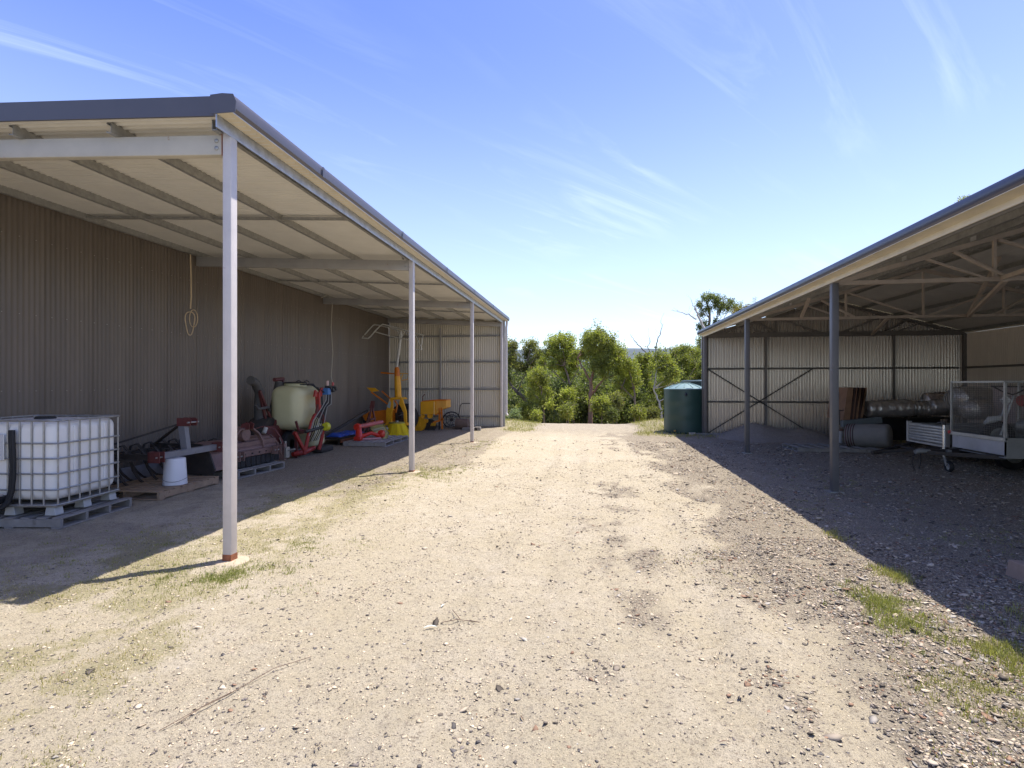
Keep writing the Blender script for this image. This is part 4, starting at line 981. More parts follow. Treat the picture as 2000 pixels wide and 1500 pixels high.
# orange bundle seen through the arch
ob = MB()
for k in range(26):
    a = random.uniform(0, 6.28); e = random.uniform(0, 1.4); d = Vector((math.cos(a)*math.sin(e), math.sin(a)*math.sin(e), math.cos(e))); p = Vector((-6.9, 9.72, .80)); ob.tube([p, p+d*.06, p+d*.10+Vector((0, 0, -.01))], [.012, .022, .012], 6)
tag(ob.build('rope_bundle', mat('orange_rope', (.75, .22, .02), .7), smooth=True), 'bunch of bright orange cord tucked behind the arch of the flail mower', 'cord')
hm_ = thing('hydraulic_motor', 'small silver valve block standing at the right end of the flail mower', 'valve block', (-6.25, 10.05, gz(-6.25, 10.05)+.13))
MB().box(-6.31, -6.19, 10.0, 10.12, .18, .40).build('block', M_galv, hm_, bev=.008)
for k, (a, b_) in enumerate((((-6.25, 10.06, .40), (-6.25, 10.06, .52)), ((-6.19, 10.06, .33), (-6.05, 10.08, .36)), ((-6.28, 10.03, .4), (-6.34, 10.0, .60)))): MB().tube([a, b_], .018, 10).build('fitting', M_galv, hm_, smooth=True)
for s_ in (0, .05): MB().tube([(-6.27, 10.0+s_, .45), (-6.30, 9.95, .62), (-6.40, 9.9+s_, .78), (-6.55, 9.8, .85), (-6.68, 9.65, .80)], .010, 8).build('hose', M_maroon, hm_, smooth=True)

for k in range(7): MB().lathe([(0, 0), (.018, 0), (.016, .014), (0, .016)], 6, 'x', (.37, -.48+.2*k, .255)).build('bolt', M_dk, fl, local=True)
# --- 5 spreader / blower with pipes in the dark corner behind
sp = thing('blower_machine', 'dark maroon mist blower with raised grey outlet pipes against the wall', 'blower', (-7.5, 11.2, gz(-7.5, 11.2)))
MB().box(-7.85, -7.15, 10.8, 11.7, .25, .75).build('chassis', M_maroon, sp, bev=.02, seg=2)
MB().lathe([(0, -.22), (.30, -.22), (.36, -.1), (.36, .1), (.30, .22), (0, .22)], 24, 'x', (-7.45, 11.1, .62)).build('fan_housing', M_dk, sp, smooth=True)
M_pipe = mat('grey_flexible_duct', (.085, .08, .075), .7, 0, .2, 10)
MB().tube([(-7.45, 11.0, .9), (-7.45, 10.95, 1.25), (-7.4, 10.9, 1.5), (-7.38, 10.72, 1.72), (-7.35, 10.5, 1.78)], [.13, .11, .1, .1, .1], 14).build('outlet_pipe', M_pipe, sp, smooth=True)
MB().tube([(-7.40, 11.45, .9), (-7.36, 11.5, 1.3), (-7.33, 11.55, 1.75)], [.15, .13, .10], 14).build('outlet_pipe', M_pipe, sp, smooth=True)
MB().tube([(-7.36, 11.38, 1.80), (-7.34, 11.72, 1.82)], .045, 10).build('pipe_bracket', M_maroon, sp, smooth=True)
for a, b_ in (((-7.35, 10.75, 1.7), (-7.3, 11.0, .8)), ((-7.33, 11.68, 1.80), (-7.3, 11.72, 1.1)), ((-7.28, 11.2, .8), (-7.28, 10.72, 1.55)), ((-7.2, 11.3, 1.0), (-7.2, 10.9, .3))):
    MB().bar(a, b_, .04, .05).build('strut', M_maroon, sp)
MB().tube([(-7.2, 10.45, 1.25), (-7.2, 10.55, 1.15), (-7.15, 10.85, 1.18), (-7.2, 10.95, 1.1)], .03, 8).build('side_spout', M_pipe, sp, smooth=True)
MB().tube([(-7.1, 10.6, .62), (-7.1, 10.68, .74)], .045, 12).build('white_cap', mat('dull_white', (.5, .48, .42), .6), sp, smooth=True)
for y in (10.6, 11.5): MB().lathe([(.10, -.07), (.26, -.08), (.30, -.04), (.30, .04), (.26, .08), (.10, .07)], 28, 'x', (-7.05, y, .30)).build('wheel', M_rubber, sp, smooth=True)

# --- 6 sprayer on pallet
pallet2('weathered grey pallet under the yellowish spray tank', (-6.70, 11.42), 1.15, 1.22, math.radians(5), M_woodg, nb=3)
sy = thing('crop_sprayer', 'yellowish spray tank in a red frame with hoses, standing on a grey pallet', 'sprayer', (-7.0, 12.1, gz(-7, 12.1)+.13))
M_poly = mat('aged_yellow_poly', (.60, .57, .34), .4, 0, .06, 2, (.42, .40, .22), .2)
M_red = mat('red_machine_paint', (.34, .028, .022), .5, 0, .25, 9, (.10, .04, .03), .45)
tb = MB().box(-7.42, -6.64, 11.55, 12.70, .62, 1.66).build('spray_tank', M_poly, sy, bev=.24, seg=6)
MB().box(-7.2, -6.66, 12.25, 12.85, .16, .72).build('tank_sump', M_poly, sy, bev=.1, seg=4)
lidp = MB().lathe([(0, 1.64), (.26, 1.64), (.26, 1.69), (.24, 1.70), (.24, 1.71), (0, 1.72)], 28, c=(-7.05, 12.1, 0)).build('filler_ring', M_poly, sy, smooth=True)
MB().lathe([(0, 1.712), (.265, 1.712), (.27, 1.735), (.22, 1.75), (0, 1.755)], 28, c=(-7.05, 12.1, 0)).build('lid', M_black, sy, smooth=True)
for y in (12.0, 12.35): MB().tube([(-6.95, y-.05, 1.74), (-6.9, y, 1.79), (-6.85, y+.05, 1.74)], .012, 8).build('lid_lug', M_black, sy, smooth=True)
MB().tube([(-7.0, 12.52, 1.672), (-6.70, 12.54, 1.60), (-6.61, 12.56, 1.40), (-6.605, 12.58, 1.0), (-6.62, 12.6, .80)], .022, 8).build('tank_strap', M_black, sy, smooth=True)
MB().tube([(-6.60, 11.38, .86), (-6.58, 11.45, .66), (-6.56, 11.9, .58), (-6.56, 12.5, .66)], .03, 8).build('cradle_rail', M_maroon, sy, smooth=True)
for x in (-7.4, -6.72): MB().box(x-.04, x+.04, 11.5, 12.9, .54, .60).build('cradle_beam', M_maroon, sy)
for y in (11.6, 12.75):
    for x in (-7.4, -6.72): MB().bar((x, y, .0), (x, y, .56), .06, .06).build('leg', M_maroon, sy)
P = [(-6.50, 12.30, .10), (-6.46, 12.42, .55), (-6.44, 12.50, .80), (-6.44, 12.62, .95), (-6.44, 12.80, 1.02), (-6.44, 12.98, .95), (-6.44, 13.08, .78), (-6.46, 13.02, .40), (-6.5, 12.95, .12)]
MB().tube(P, .042, 12).build('red_hoop', M_red, sy, smooth=True)
MB().bar((-6.50, 12.35, .12), (-6.56, 12.0, .62), .06, .06).build('red_stay', M_red, sy)
MB().bar((-6.44, 12.82, 1.0), (-6.44, 12.78, 1.50), .10, .06).build('red_mast', M_red, sy)
MB().prism([(12.60, 1.40), (12.95, 1.40), (13.02, 1.62), (12.92, 1.60), (12.82, 1.48), (12.66, 1.56)], 'x', -6.46, -6.42).build('mast_plate', M_red, sy)
MB().prism([(12.66, .95), (12.98, .85), (12.98, 1.18), (12.76, 1.22)], 'x', -6.46, -6.41).build('mast_gusset', M_maroon, sy)
MB().box(-6.46, -6.30, 13.02, 13.16, 1.44, 1.60).build('control_unit', mat('blue_plastic', (.05, .17, .42), .4), sy, bev=.01)
for k in range(5): MB().lathe([(0, -.05), (.035, -.05), (.035, .05), (0, .05)], 10, 'x', (-6.32+.02*(k % 2), 13.14+.065*k, 1.60-.03*(k % 3))).build('valve', M_black, sy, smooth=True)
MB().box(-6.45, -6.33, 13.12, 13.46, 1.50, 1.66).build('valve_body', M_black, sy, bev=.012)
MB().tube([(-6.38, 13.14, 1.66), (-6.38, 13.14, 1.78)], .032, 12).build('gauge_cap', mat('pinkish_cap', (.6, .42, .38), .4), sy, smooth=True)
MB().tube([(-6.38, 13.40, 1.62), (-6.38, 13.42, 1.74)], .026, 12).build('red_knob', mat('red_knob', (.5, .1, .1), .4), sy, smooth=True)
for j in range(7):
    a = 13.05+.04*j; e = 12.5+.09*j
    P = [(-6.36, a, 1.50), (-6.34, a-.05, 1.32-.02*j), (-6.38, a-.16, 1.15), (-6.39, e, .85), (-6.42, e-.1, .55), (-6.5, e-.15, .35)]
    MB().tube(P, .011, 6).build('hose', mat('hose_grey', (.3, .3, .29), .5) if j % 3 == 0 else M_rubber, sy, smooth=True)
for j in range(4): MB().tube([(-6.7, 12.45+.05*j, 1.68), (-6.55, 12.62+.05*j, 1.70), (-6.46, 12.8+.04*j, 1.6-.03*j), (-6.40, 13.02, 1.5)], .014, 6).build('hose', M_rubber, sy, smooth=True)
MB().tube([(-6.42, 12.2, .62), (-6.40, 12.95, .66)], .035, 10).build('drive_shaft', M_black, sy, smooth=True)
MB().lathe([(0, -.06), (.085, -.06), (.11, .03), (.10, .06), (0, .06)], 18, 'y', (-6.36, 13.02, .67)).build('yellow_guard', mat('yellow_guard', (.62, .60, .03), .45), sy, smooth=True)
MB().lathe([(0, .06), (.04, .06), (.04, .14), (0, .14)], 12, 'y', (-6.36, 13.02, .67)).build('coupling', mat('brass', (.45, .3, .1), .4, .5), sy, smooth=True)
MB().tube([(-6.72, 11.45, .10), (-6.62, 11.75, .12), (-6.64, 12.25, .16)], [.05, .075, .05], 12).build('red_pipe', M_red, sy, smooth=True)
MB().box(-6.9, -6.5, 12.35, 12.95, .02, .16).build('pump', M_dk, sy, bev=.03, seg=2)

sy.location.y -= .35
for c in sy.children:
    if c.name.split('.')[0] in ('red_hoop','red_stay','red_mast','mast_plate','mast_gusset','control_unit','valve','valve_body','gauge_cap','red_knob','yellow_guard','coupling','drive_shaft','hose'): c.location.y -= .74
# --- 7 low rack with blue tarp
rk = thing('low_rack', 'low dark rusty rack on the ground between sprayer and wheel hubs', 'rack', (-7.1, 14.4, 0))
MB().box(-7.7, -6.85, 13.7, 15.3, .16, .22).build('top', M_dk, rk)
for x in (-7.6, -6.95):
    for y in (13.8, 15.2): MB().bar((x, y, -.02), (x, y, .17), .06, .06).build('leg', M_dk, rk)
MB().bar((-6.85, 13.7, .12), (-6.85, 15.3, .12), .04, .10).build('rail', M_rust, rk)
n = 34; vs = []; 
gx, gy = np.meshgrid(np.linspace(-7.45, -6.9, 18), np.linspace(13.75, 15.35, 44), indexing='ij')
zz = .235+.14*fbm(gx*4, gy*3, 4, 90)*np.exp(-((gx+7.15)/.27)**2)*(.35+.65*sst(15.3, 14.4, gy))+.02*np.sin(gy*22+gx*9); zz[0, :] = .225; zz[-1, :] = .20; zz[:, 0] = .225; zz[:, -1] = .225
ii, jj = np.meshgrid(np.arange(17), np.arange(43), indexing='ij'); a0 = (ii*44+jj).ravel()
tp = mesh_np('tarpaulin', np.stack([gx, gy, zz], -1).reshape(-1, 3), np.stack([a0, a0+44, a0+45, a0+1], -1).ravel(), 4, mat('blue_tarp', (.035, .10, .48), .4, 0, .1, 5), smooth=True)
md = tp.modifiers.new('thickness', 'SOLIDIFY'); md.thickness = .006
tag(tp, 'crumpled bright blue tarpaulin lying on the low rack', 'tarpaulin')

# --- 8 A-frame hitch and long bar leaning
af = thing('hitch_frame', 'narrow maroon A-shaped hitch frame standing in front of the orange machine', 'hitch frame', (-6.9, 15.6, 0))
for a, b_ in (((-6.75, 15.15, .0), (-6.80, 15.60, 1.02)), ((-6.75, 16.0, .0), (-6.80, 15.66, 1.02)), ((-6.95, 15.2, .0), (-6.85, 15.6, .8)), ((-6.76, 15.42, .60), (-6.76, 15.82, .62))): MB().bar(a, b_, .035, .055).build('leg', M_maroon, af)
for y in (15.58, 15.68): MB().prism([(-6.86, .95), (-6.74, .95), (-6.72, 1.16), (-6.80, 1.18)], 'y', y, y+.012).build('top_lug', M_maroon, af)
tag(MB().bar((-7.45, 13.3, .10), (-6.9, 15.55, .86), .05, .08).build('leaning_bar', M_dk, bev=.004), 'long dark bar leaning up to the maroon hitch frame over the blue tarp', 'bar')

# --- 9 pallet with red gearboxes and tilted brush
pallet2('grey pallet carrying red wheel motors and a tilted yellow brush', (-5.50, 13.55), 1.2, 1.95, math.radians(2), mat('silver_grey_wood', (.33, .30, .28), .85, 0, .2, 5, (.2, .17, .15), .4), nb=4)
M_rr = mat('bright_red_paint', (.62, .035, .02), .35, 0, .1, 6, (.3, .03, .02), .2)
rg_ = thing('wheel_motor_pair', 'pair of bright red hydraulic arms lying on the grey pallet', 'hydraulic arms', (-6.2, 14.1, gz(-6.2, 14.1)+.135))
MB().tube([(-6.45, 13.95, .50), (-6.1, 14.75, .58)], .065, 14).build('cylinder', mat('faded_red', (.48, .12, .11), .4), rg_, smooth=True)
MB().lathe([(0, -.07), (.09, -.07), (.105, 0), (.09, .07), (0, .07)], 20, 'y', (-6.47, 13.92, .50)).build('flange', M_rr, rg_, smooth=True)
MB().tube([(-6.45, 13.95, .50), (-6.40, 13.85, .35), (-6.38, 13.82, .22)], [.07, .09, .10], 12).build('elbow', M_rr, rg_, smooth=True)
MB().tube([(-6.38, 13.86, .22), (-6.15, 14.1, .32), (-5.98, 14.35, .20)], [.06, .05, .06], 12).build('arm', M_rr, rg_, smooth=True)
MB().lathe([(0, -.09), (.10, -.07), (.12, 0), (.10, .07), (0, .09)], 20, 'x', (-5.96, 14.38, .27)).build('flange', M_rr, rg_, smooth=True)
MB().tube([(-6.35, 13.9, .16), (-5.95, 14.3, .15)], .035, 10).build('rod', mat('pink_rod', (.6, .3, .3), .35), rg_, smooth=True)
MB().box(-6.5, -6.3, 13.72, 13.9, .13, .24).build('foot', M_rr, rg_, bev=.02, seg=2)
def brush(label, c, tilt, r0, r1, h, cols_, axis_z=0):
    t = thing('sweeper_brush', label, 'brush', c); n = 1500
    Rm = Matrix.Rotation(tilt[0], 4, 'X') @ Matrix.Rotation(tilt[1], 4, 'Y'); R3 = np.array(Rm.to_3x3())
    a = np.repeat(np.linspace(0, 2*math.pi, 36, endpoint=False), n//36+1)[:n]+np.random.normal(0, .035, n)
    q = np.random.uniform(.75, 1.02, n); p0 = np.stack([r0*np.cos(a)*q, r0*np.sin(a)*q, 0*a], -1)
    p1 = np.stack([r1*np.cos(a)*q+np.random.normal(0, .012, n), r1*np.sin(a)*q+np.random.normal(0, .012, n), -h*np.random.uniform(.88, 1.05, n)], -1)
    wv = np.stack([-np.sin(a), np.cos(a), 0*a], -1)*.005
    V = np.stack([p0-wv, p0+wv, p1+wv*1.4, p1-wv*1.4], 1).reshape(-1, 3) @ R3.T
    cc = np.repeat(np.array(cols_)[np.random.randint(0, len(cols_), n)]*np.random.uniform(.8, 1.15, (n, 1)), 4, 0)
    o = mesh_np('bristles', V, np.arange(4*n), 4, GRM, parent=t, cols=cc); o['kind'] = 'stuff'
    d = MB(); d.M = Rm; d.lathe([(0, -.01), (r0*1.04, -.01), (r0*1.04, .025), (0, .025)], 28).build('disc', mat('brush_disc', (.35, .28, .06), .7), t, smooth=True, local=True)
    d = MB(); d.M = Rm; d.lathe([(0, .02), (.05, .02), (.05, .07), (0, .07)], 14).build('hub', M_galv, t, smooth=True, local=True)
    return t
brush('worn grey-yellow sweeper brush tipped on its side on the pallet', (-5.98, 14.75, .38), (math.radians(-35), math.radians(50)), .17, .42, .34, [(.50, .43, .20), (.74, .60, .12), (.55, .48, .33), (.40, .35, .25)])
brush('clean bright yellow sweeper brush lying flat under the orange sweeper', (-6.25, 16.35, .44), (0, 0), .24, .46, .42, [(.92, .74, .03), (.95, .80, .06), (.82, .62, .03)])

# --- 10 orange sweeper with mast
M_or = mat('orange_yellow_paint', (.78, .38, .014), .42, 0, .10, 5, (.42, .20, .04), .2)
M_or2 = mat('deep_orange_paint', (.62, .17, .008), .42, 0, .10, 5, (.35, .14, .03), .2)
sw = thing('sweeper_machine', 'orange-yellow sweeper attachment with a tall upright mast at the back of the left shed', 'sweeper', (-7.0, 17.4, 0))
A_ = lambda u, v, Y=17.4: at(u, v, Y)
# long arm to the left: a deep box beam seen from the side
pa, pb, pc_, pd_ = A_(706, 806), A_(765, 799), A_(765, 828), A_(714, 822)
MB().prism([(pa.x, pa.z), (pb.x, pb.z), (pc_.x, pc_.z), (pd_.x, pd_.z)], 'y', 17.35, 17.75).build('arm_beam', M_or2, sw, bev=.01)
pts = [A_(*q) for q in ((757, 802), (763, 782), (770, 780), (770, 800), (768, 805), (768, 826), (757, 826))]
MB().prism([(p.x, p.z) for p in pts], 'y', 17.25, 17.34).build('housing_side', M_or, sw, bev=.006)
pts = [A_(*q) for q in ((784, 780), (789, 780), (796, 803), (797, 826), (792, 826), (791, 806), (782, 788))]
MB().prism([(p.x, p.z) for p in pts], 'y', 17.25, 17.34).build('housing_side', M_or, sw, bev=.006)
pts = [A_(*q) for q in ((763, 781), (790, 780), (787, 776), (768, 776))]
MB().prism([(p.x, p.z) for p in pts], 'y', 17.22, 17.72).build('housing_top', M_or, sw, bev=.006)
p, q = A_(768, 800), A_(793, 826); MB().box(p.x, q.x, 17.66, 17.72, q.z, p.z).build('housing_back', M_dk, sw)
p = A_(781, 812, 17.3); MB().lathe([(0, -.10), (.09, -.10), (.11, 0), (.09, .10), (0, .10)], 18, 'z', (p.x, 17.5, p.z)).build('motor', M_black, sw, smooth=True)
for k in range(4): q = A_(779+2.6*k, 812-k, 17.28); MB().tube([(q.x, 17.36, q.z), (q.x, 17.30, q.z)], .02, 8).build('fitting', mat('chrome', (.8, .8, .8), .15, 1.), sw, smooth=True)
MB().tube([A_(771, 782, 17.3), A_(776, 790, 17.3), A_(773, 806, 17.3)], .03, 10).build('inner_strut', M_or2, sw, smooth=True)
p0, p1, p2 = A_(778, 778, 17.5), A_(776, 735, 17.5), A_(775, 717, 17.5)
MB().tube([p0, p0.lerp(p1, .6), p1], [.115, .115, .105], 16).build('mast', M_or, sw, smooth=True)
MB().tube([p1, p1.lerp(p2, .8), p2], [.10, .085, .05], 16).build('mast_head', M_or2, sw, smooth=True)
a, b_ = A_(744, 728, 17.5), A_(772, 730, 17.5); MB().tube([a, b_], [.03, .022], 8).build('cross_arm', M_or2, sw, smooth=True)
fr = [A_(*q, 17.4) for q in ((780, 729), (797, 730), (796, 741), (785, 743), (783, 740), (787, 731))]; MB().tube(fr, .014, 8).build('step_frame', M_or, sw, smooth=True)
MB().prism([(A_(*q).x, A_(*q).z) for q in ((758, 826), (797, 826), (800, 830), (755, 830))], 'y', 17.15, 17.75).build('skirt', M_or, sw)
# flap frame rising to the left
q0, q1, q2, q3 = [A_(*q, 17.45) for q in ((715, 757), (731, 757.5), (739, 764), (724, 765.5))]
MB().prism([(q.x, q.z) for q in (q0, q1, q2, q3)], 'y', 17.5, 17.54).build('flap_plate', M_or, sw)
MB().bar(q3+Vector((0, .05, 0)), A_(757, 789, 17.5), .03, .05).build('flap_bar', M_or2, sw); MB().bar(q2+Vector((0, .3, 0)), A_(764, 780, 17.8), .03, .05).build('flap_bar', M_or2, sw)
MB().prism([(A_(*q).x, A_(*q).z) for q in ((759, 794), (764, 783), (767, 785), (765, 797))], 'y', 17.235, 17.245).build('side_emblem', mat('grey_emblem', (.35, .4, .4), .4), sw)
wh = MB(); c_ = A_(790, 800, 18.2); wh.lathe([(.25, -.15), (.42, -.18), (.50, -.10), (.50, .10), (.42, .18), (.25, .15)], 36, 'y', (c_.x, 18.2, .5)).build('tyre', M_rubber, sw, smooth=True)
MB().lathe([(0, -.08), (.24, -.10), (.26, 0), (.24, .1), (0, .08)], 28, 'y', (c_.x, 18.2, .5)).build('rim', M_or2, sw, smooth=True)
for u in (712, 745): p = A_(u, 826, 17.6); MB().bar((p.x, 17.6, -.02), (p.x, 17.6, p.z+.1), .08, .08).build('stand_leg', M_dk, sw)
# tall galvanised pole and its top frame: a separate irrigation / bale frame standing behind the mast
tf = thing('pole_frame', 'tall white pole with a bent tubular rack on top, rising from the orange mast', 'rack pole', (-6.9, 17.5, p2.z-.02))
M_wt = mat('white_tube_paint', (.50, .49, .45), .5, 0, .12, 8, (.3, .22, .15), .25)
B2 = lambda u, v, Y=17.5: at(u, v, Y)
MB().tube([B2(775, 717), B2(782, 662)], .048, 10).build('pole', M_wt, tf, smooth=True)
MB().tube([B2(782, 662), B2(783, 646)], .055, 10).build('pole_head', M_wt, tf, smooth=True)
ch = MB()
for k in range(22):
    t = k/22; c_ = B2(779.5+.5*math.sin(k), 668+48*t); ch.tube([c_+Vector((.02*math.cos(a), .008*(k % 2), .03*math.sin(a))) for a in (0, 1.05, 2.1, 3.14, 4.2, 5.2)], .007, 5, closed=True)
cho = ch.build('chain', M_black, tf, smooth=True); cho['kind'] = 'stuff'
def tb2(nm, Y, *uv, r=.022): MB().tube([B2(u, v, Y) for u, v in uv], r, 8).build(nm, M_wt, tf, smooth=True)
tb2('rack_tube', 17.2, (707, 660), (719, 661), (724, 657), (733, 646), (743, 636), (747, 633), (775, 640), (800, 648), (826, 655), (822, 683), (812, 683))
tb2('rack_tube', 17.9, (710, 656), (728, 636), (732, 634), (740, 635), (760, 640), (790, 649), (812, 656), (824, 683))
tb2('rack_tube', 17.2, (733, 648), (760, 656), (782, 661), (800, 665), r=.018)
tb2('rack_cross', 17.4, (759, 640), (759, 656), r=.014)
tb2('rack_brace', 17.45, (774, 641), (781, 658), r=.014); tb2('rack_brace', 17.45, (791, 645), (785, 658), r=.014)
tb2('rack_cross', 17.5, (707, 660), (710, 656), r=.018); tb2('rack_cross', 17.5, (822, 683), (824, 683), r=.016)

# --- 11 seeder
sdr = thing('seed_drill', 'orange seed drill box on steel press wheels in front of the ribbed end wall', 'seed drill', (-5.9, 18.8, 0))
S_ = lambda u, v, Y=18.5: at(u, v, Y)
a, b_, c_, d_ = S_(822, 785), S_(822, 809), S_(850, 809), S_(850, 783)
MB().prism([(a.x, a.z), (b_.x, b_.z), (c_.x, c_.z), (d_.x, d_.z)], 'y', 18.45, 19.05).build('hopper', M_or, sdr, bev=.01)
e = S_(874, 782, 18.7); f = S_(874, 796, 18.7)
MB().prism([(c_.x+.01, c_.z+.09), (f.x, f.z), (e.x, e.z), (d_.x+.01, d_.z)], 'y', 18.55, 19.15).build('seed_box', mat('light_orange_paint', (.70, .36, .06), .5, 0, .1, 5), sdr, bev=.008)
MB().prism([(a.x-.01, a.z+.002), (e.x+.02, e.z+.002), (e.x+.02, e.z+.03), (d_.x, d_.z+.05), (a.x+.08, a.z+.045)], 'y', 18.5, 19.1).build('hopper_lid', M_or2, sdr)
def disc_(u, v, r, nm='press_wheel', Y=18.5, m=None, w_=.04, x=None):
    c = S_(u, v, Y); return MB().lathe([(.0, -w_*.6), (r*.25, -w_*.6), (r*.3, -w_*.2), (r*.82, -w_*.3), (r*.88, -w_), (r, -w_), (r, w_), (r*.88, w_), (r*.8, w_*.3), (0, w_*.3)], 28, 'y', (c.x, Y, c.z)).build(nm, m or M_or, sdr, smooth=True)
disc_(818, 828, .27); disc_(826, 813, .075, 'chain_sprocket'); disc_(840, 812, .10, 'chain_sprocket'); disc_(832, 822, .08, 'chain_sprocket'); disc_(840, 831, .24, 'press_wheel', 18.75, M_dk)
for (u0, v0, u1, v1, w_) in ((862, 796, 864, 838, .06), (858, 797, 858, 820, .05), (846, 826, 866, 818, .07), (850, 810, 862, 806, .04)): MB().bar(S_(u0, v0, 18.55), S_(u1, v1, 18.55), w_, .03, (0, 1, 0)).build('frame_bar', M_or2, sdr)
for k in range(5): MB().bar(S_(843+2*k, 826, 18.5), S_(841.5+2*k, 832, 18.5), .02, .02, (0, 1, 0)).build('feed_tooth', M_or, sdr)
MB().bar(S_(848, 785, 18.44), S_(848, 809, 18.44), .03, .02, (0, 1, 0)).build('front_strap', mat('pale_orange', (.75, .5, .2), .5), sdr)
for u in (826, 858): p = S_(u, 838, 18.9); MB().bar((p.x, 18.9, -.02), (p.x, 18.9, .6), .05, .05).build('support_leg', M_dk, sdr)
MB().tube([S_(826, 784, 18.6), S_(825, 775, 18.6), S_(830, 770, 18.6)], .015, 8).build('lever', M_maroon, sdr, smooth=True)

# --- 12 spoked iron wheel, roller, blocks
iw = thing('iron_wheel', 'dark spoked rake wheel lying against the end wall behind the seed drill', 'iron wheel', (-5.35, 19.75, .32))
P = [(.34*math.cos(a), .05*math.sin(a), .30*math.sin(a)) for a in [k*2*math.pi/32 for k in range(32)]]; MB().tube(P, .022, 8, closed=True).build('rim', M_dk, iw, smooth=True, local=True)
P = [(.22*math.cos(a), .05*math.sin(a), .20*math.sin(a)) for a in [k*2*math.pi/32 for k in range(32)]]; MB().tube(P, .012, 8, closed=True).build('inner_ring', M_dk, iw, smooth=True, local=True)
MB().lathe([(0, -.05), (.06, -.05), (.06, .05), (0, .05)], 14, 'y').build('hub', M_dk, iw, smooth=True, local=True)
for k in range(10): a = k*math.pi/5; MB().tube([(.05*math.cos(a), 0, .05*math.sin(a)), (.33*math.cos(a), .03*math.sin(a), .29*math.sin(a))], .008, 6).build('spoke', M_dk, iw, local=True)
ro = thing('lawn_roller', 'brown steel lawn roller with a looped black handle by the end wall', 'roller', (-4.55, 19.3, 0))
R_ = lambda u, v, Y=19.3: at(u, v, Y)
c_ = R_(903, 823); MB().lathe([(0, -.24), (.20, -.24), (.205, -.22), (.205, .22), (.20, .24), (0, .24)], 32, 'x', (c_.x, 19.3, .20)).build('drum', mat('brown_drum', (.16, .11, .085), .7, 0, .2, 6, (.1, .06, .04), .3), ro, smooth=True)
MB().tube([R_(895, 815), R_(899, 792), R_(903, 788), R_(918, 788), R_(920, 792), R_(919, 814)], .016, 8).build('handle', M_black, ro, smooth=True)
for k, (u, v, s_) in enumerate(((912, 836, .16), (926, 832, .13), (934, 838, .10))):
    p = g0 = at(u, v, 18.8); tag(MB().box(p.x-s_, p.x+s_, 18.7, 18.7+s_*1.6, -.01, .10+.02*k).build('concrete_block', mat('grey_block', (.24, .22, .20), .9, 0, .2, 9), bev=.008),
        ['large grey block on the ground left of the third post', 'middle grey block just behind the third post', 'small grey block right of the third post'][k], 'block', 'grey blocks by the lawn roller')

# --- 13 ropes hanging
M_rope = mat('twine', (.58, .44, .28), .8)
rp = MB(); rp.tube([at(372, 497, 9.40), at(373, 540, 9.40), at(373.5, 580, 9.40), at(372, 603, 9.40)], .013, 7); 
lp = [at(371+9*math.sin(a)+2*math.sin(2*a), 632-23*math.cos(a), 9.40)+Vector((0, .01*math.sin(3*a), 0)) for a in [k*2*math.pi/26 for k in range(26)]]; rp.tube(lp, .010, 6, closed=True)
lp = [at(378+8*math.sin(a), 622-17*math.cos(a), 9.38) for a in [k*2*math.pi/22 for k in range(22)]]; rp.tube(lp, .008, 6, closed=True)
tag(rp.build('hanging_rope', M_rope, smooth=True), 'frayed rope with a tied loop hanging from the second roof beam against the dark wall', 'rope')
rp = MB(); rp.tube([at(649, 592, 14.85), at(648.5, 605, 14.85), at(647, 640, 14.85), at(650, 690, 14.85), at(647, 735, 14.85), at(650, 752, 14.85), at(654, 763, 14.85)], .009, 6)
tag(rp.build('hanging_string', mat('pale_twine', (.5, .46, .38), .8), smooth=True), 'thin pale string dangling from the third roof beam', 'string')
rp = MB(); rp.tube([at(634, 573, 14.8), at(640, 575, 14.8), at(630, 581, 14.8), at(623, 582, 14.8)], .012, 6)
tag(rp.build('rag_strip', mat('pale_rag', (.55, .5, .42), .8), smooth=True), 'pale twisted strip tied round the inner end of the third roof beam', 'strip')

# ================================================================ RIGHT SIDE OBJECTS
# --- gravel heap
gx, gy = np.meshgrid(np.linspace(3.9, 8.0, 90), np.linspace(15.9, 18.62, 60), indexing='ij')
zz = .44*np.exp(-((gx-5.15)/.75)**2-((gy-18.0)/.95)**2)+.30*np.exp(-((gx-6.55)/.75)**2-((gy-17.6)/.9)**2); zz = zz*(1+.25*(fbm(gx*3, gy*3, 3, 12)-.5))+.03*fbm(gx*14, gy*14, 2, 14)-.03
ii, jj = np.meshgrid(np.arange(89), np.arange(59), indexing='ij'); a0 = (ii*60+jj).ravel()
hp = mesh_np('gravel_heap', np.stack([gx, gy, zz], -1).reshape(-1, 3), np.stack([a0, a0+60, a0+61, a0+1], -1).ravel(), 4, mat('heap_gravel', (.33, .28, .22), .95, 0, .3, 30, (.2, .17, .14), .5, .8, 90), smooth=True)
hp['kind'] = 'stuff'
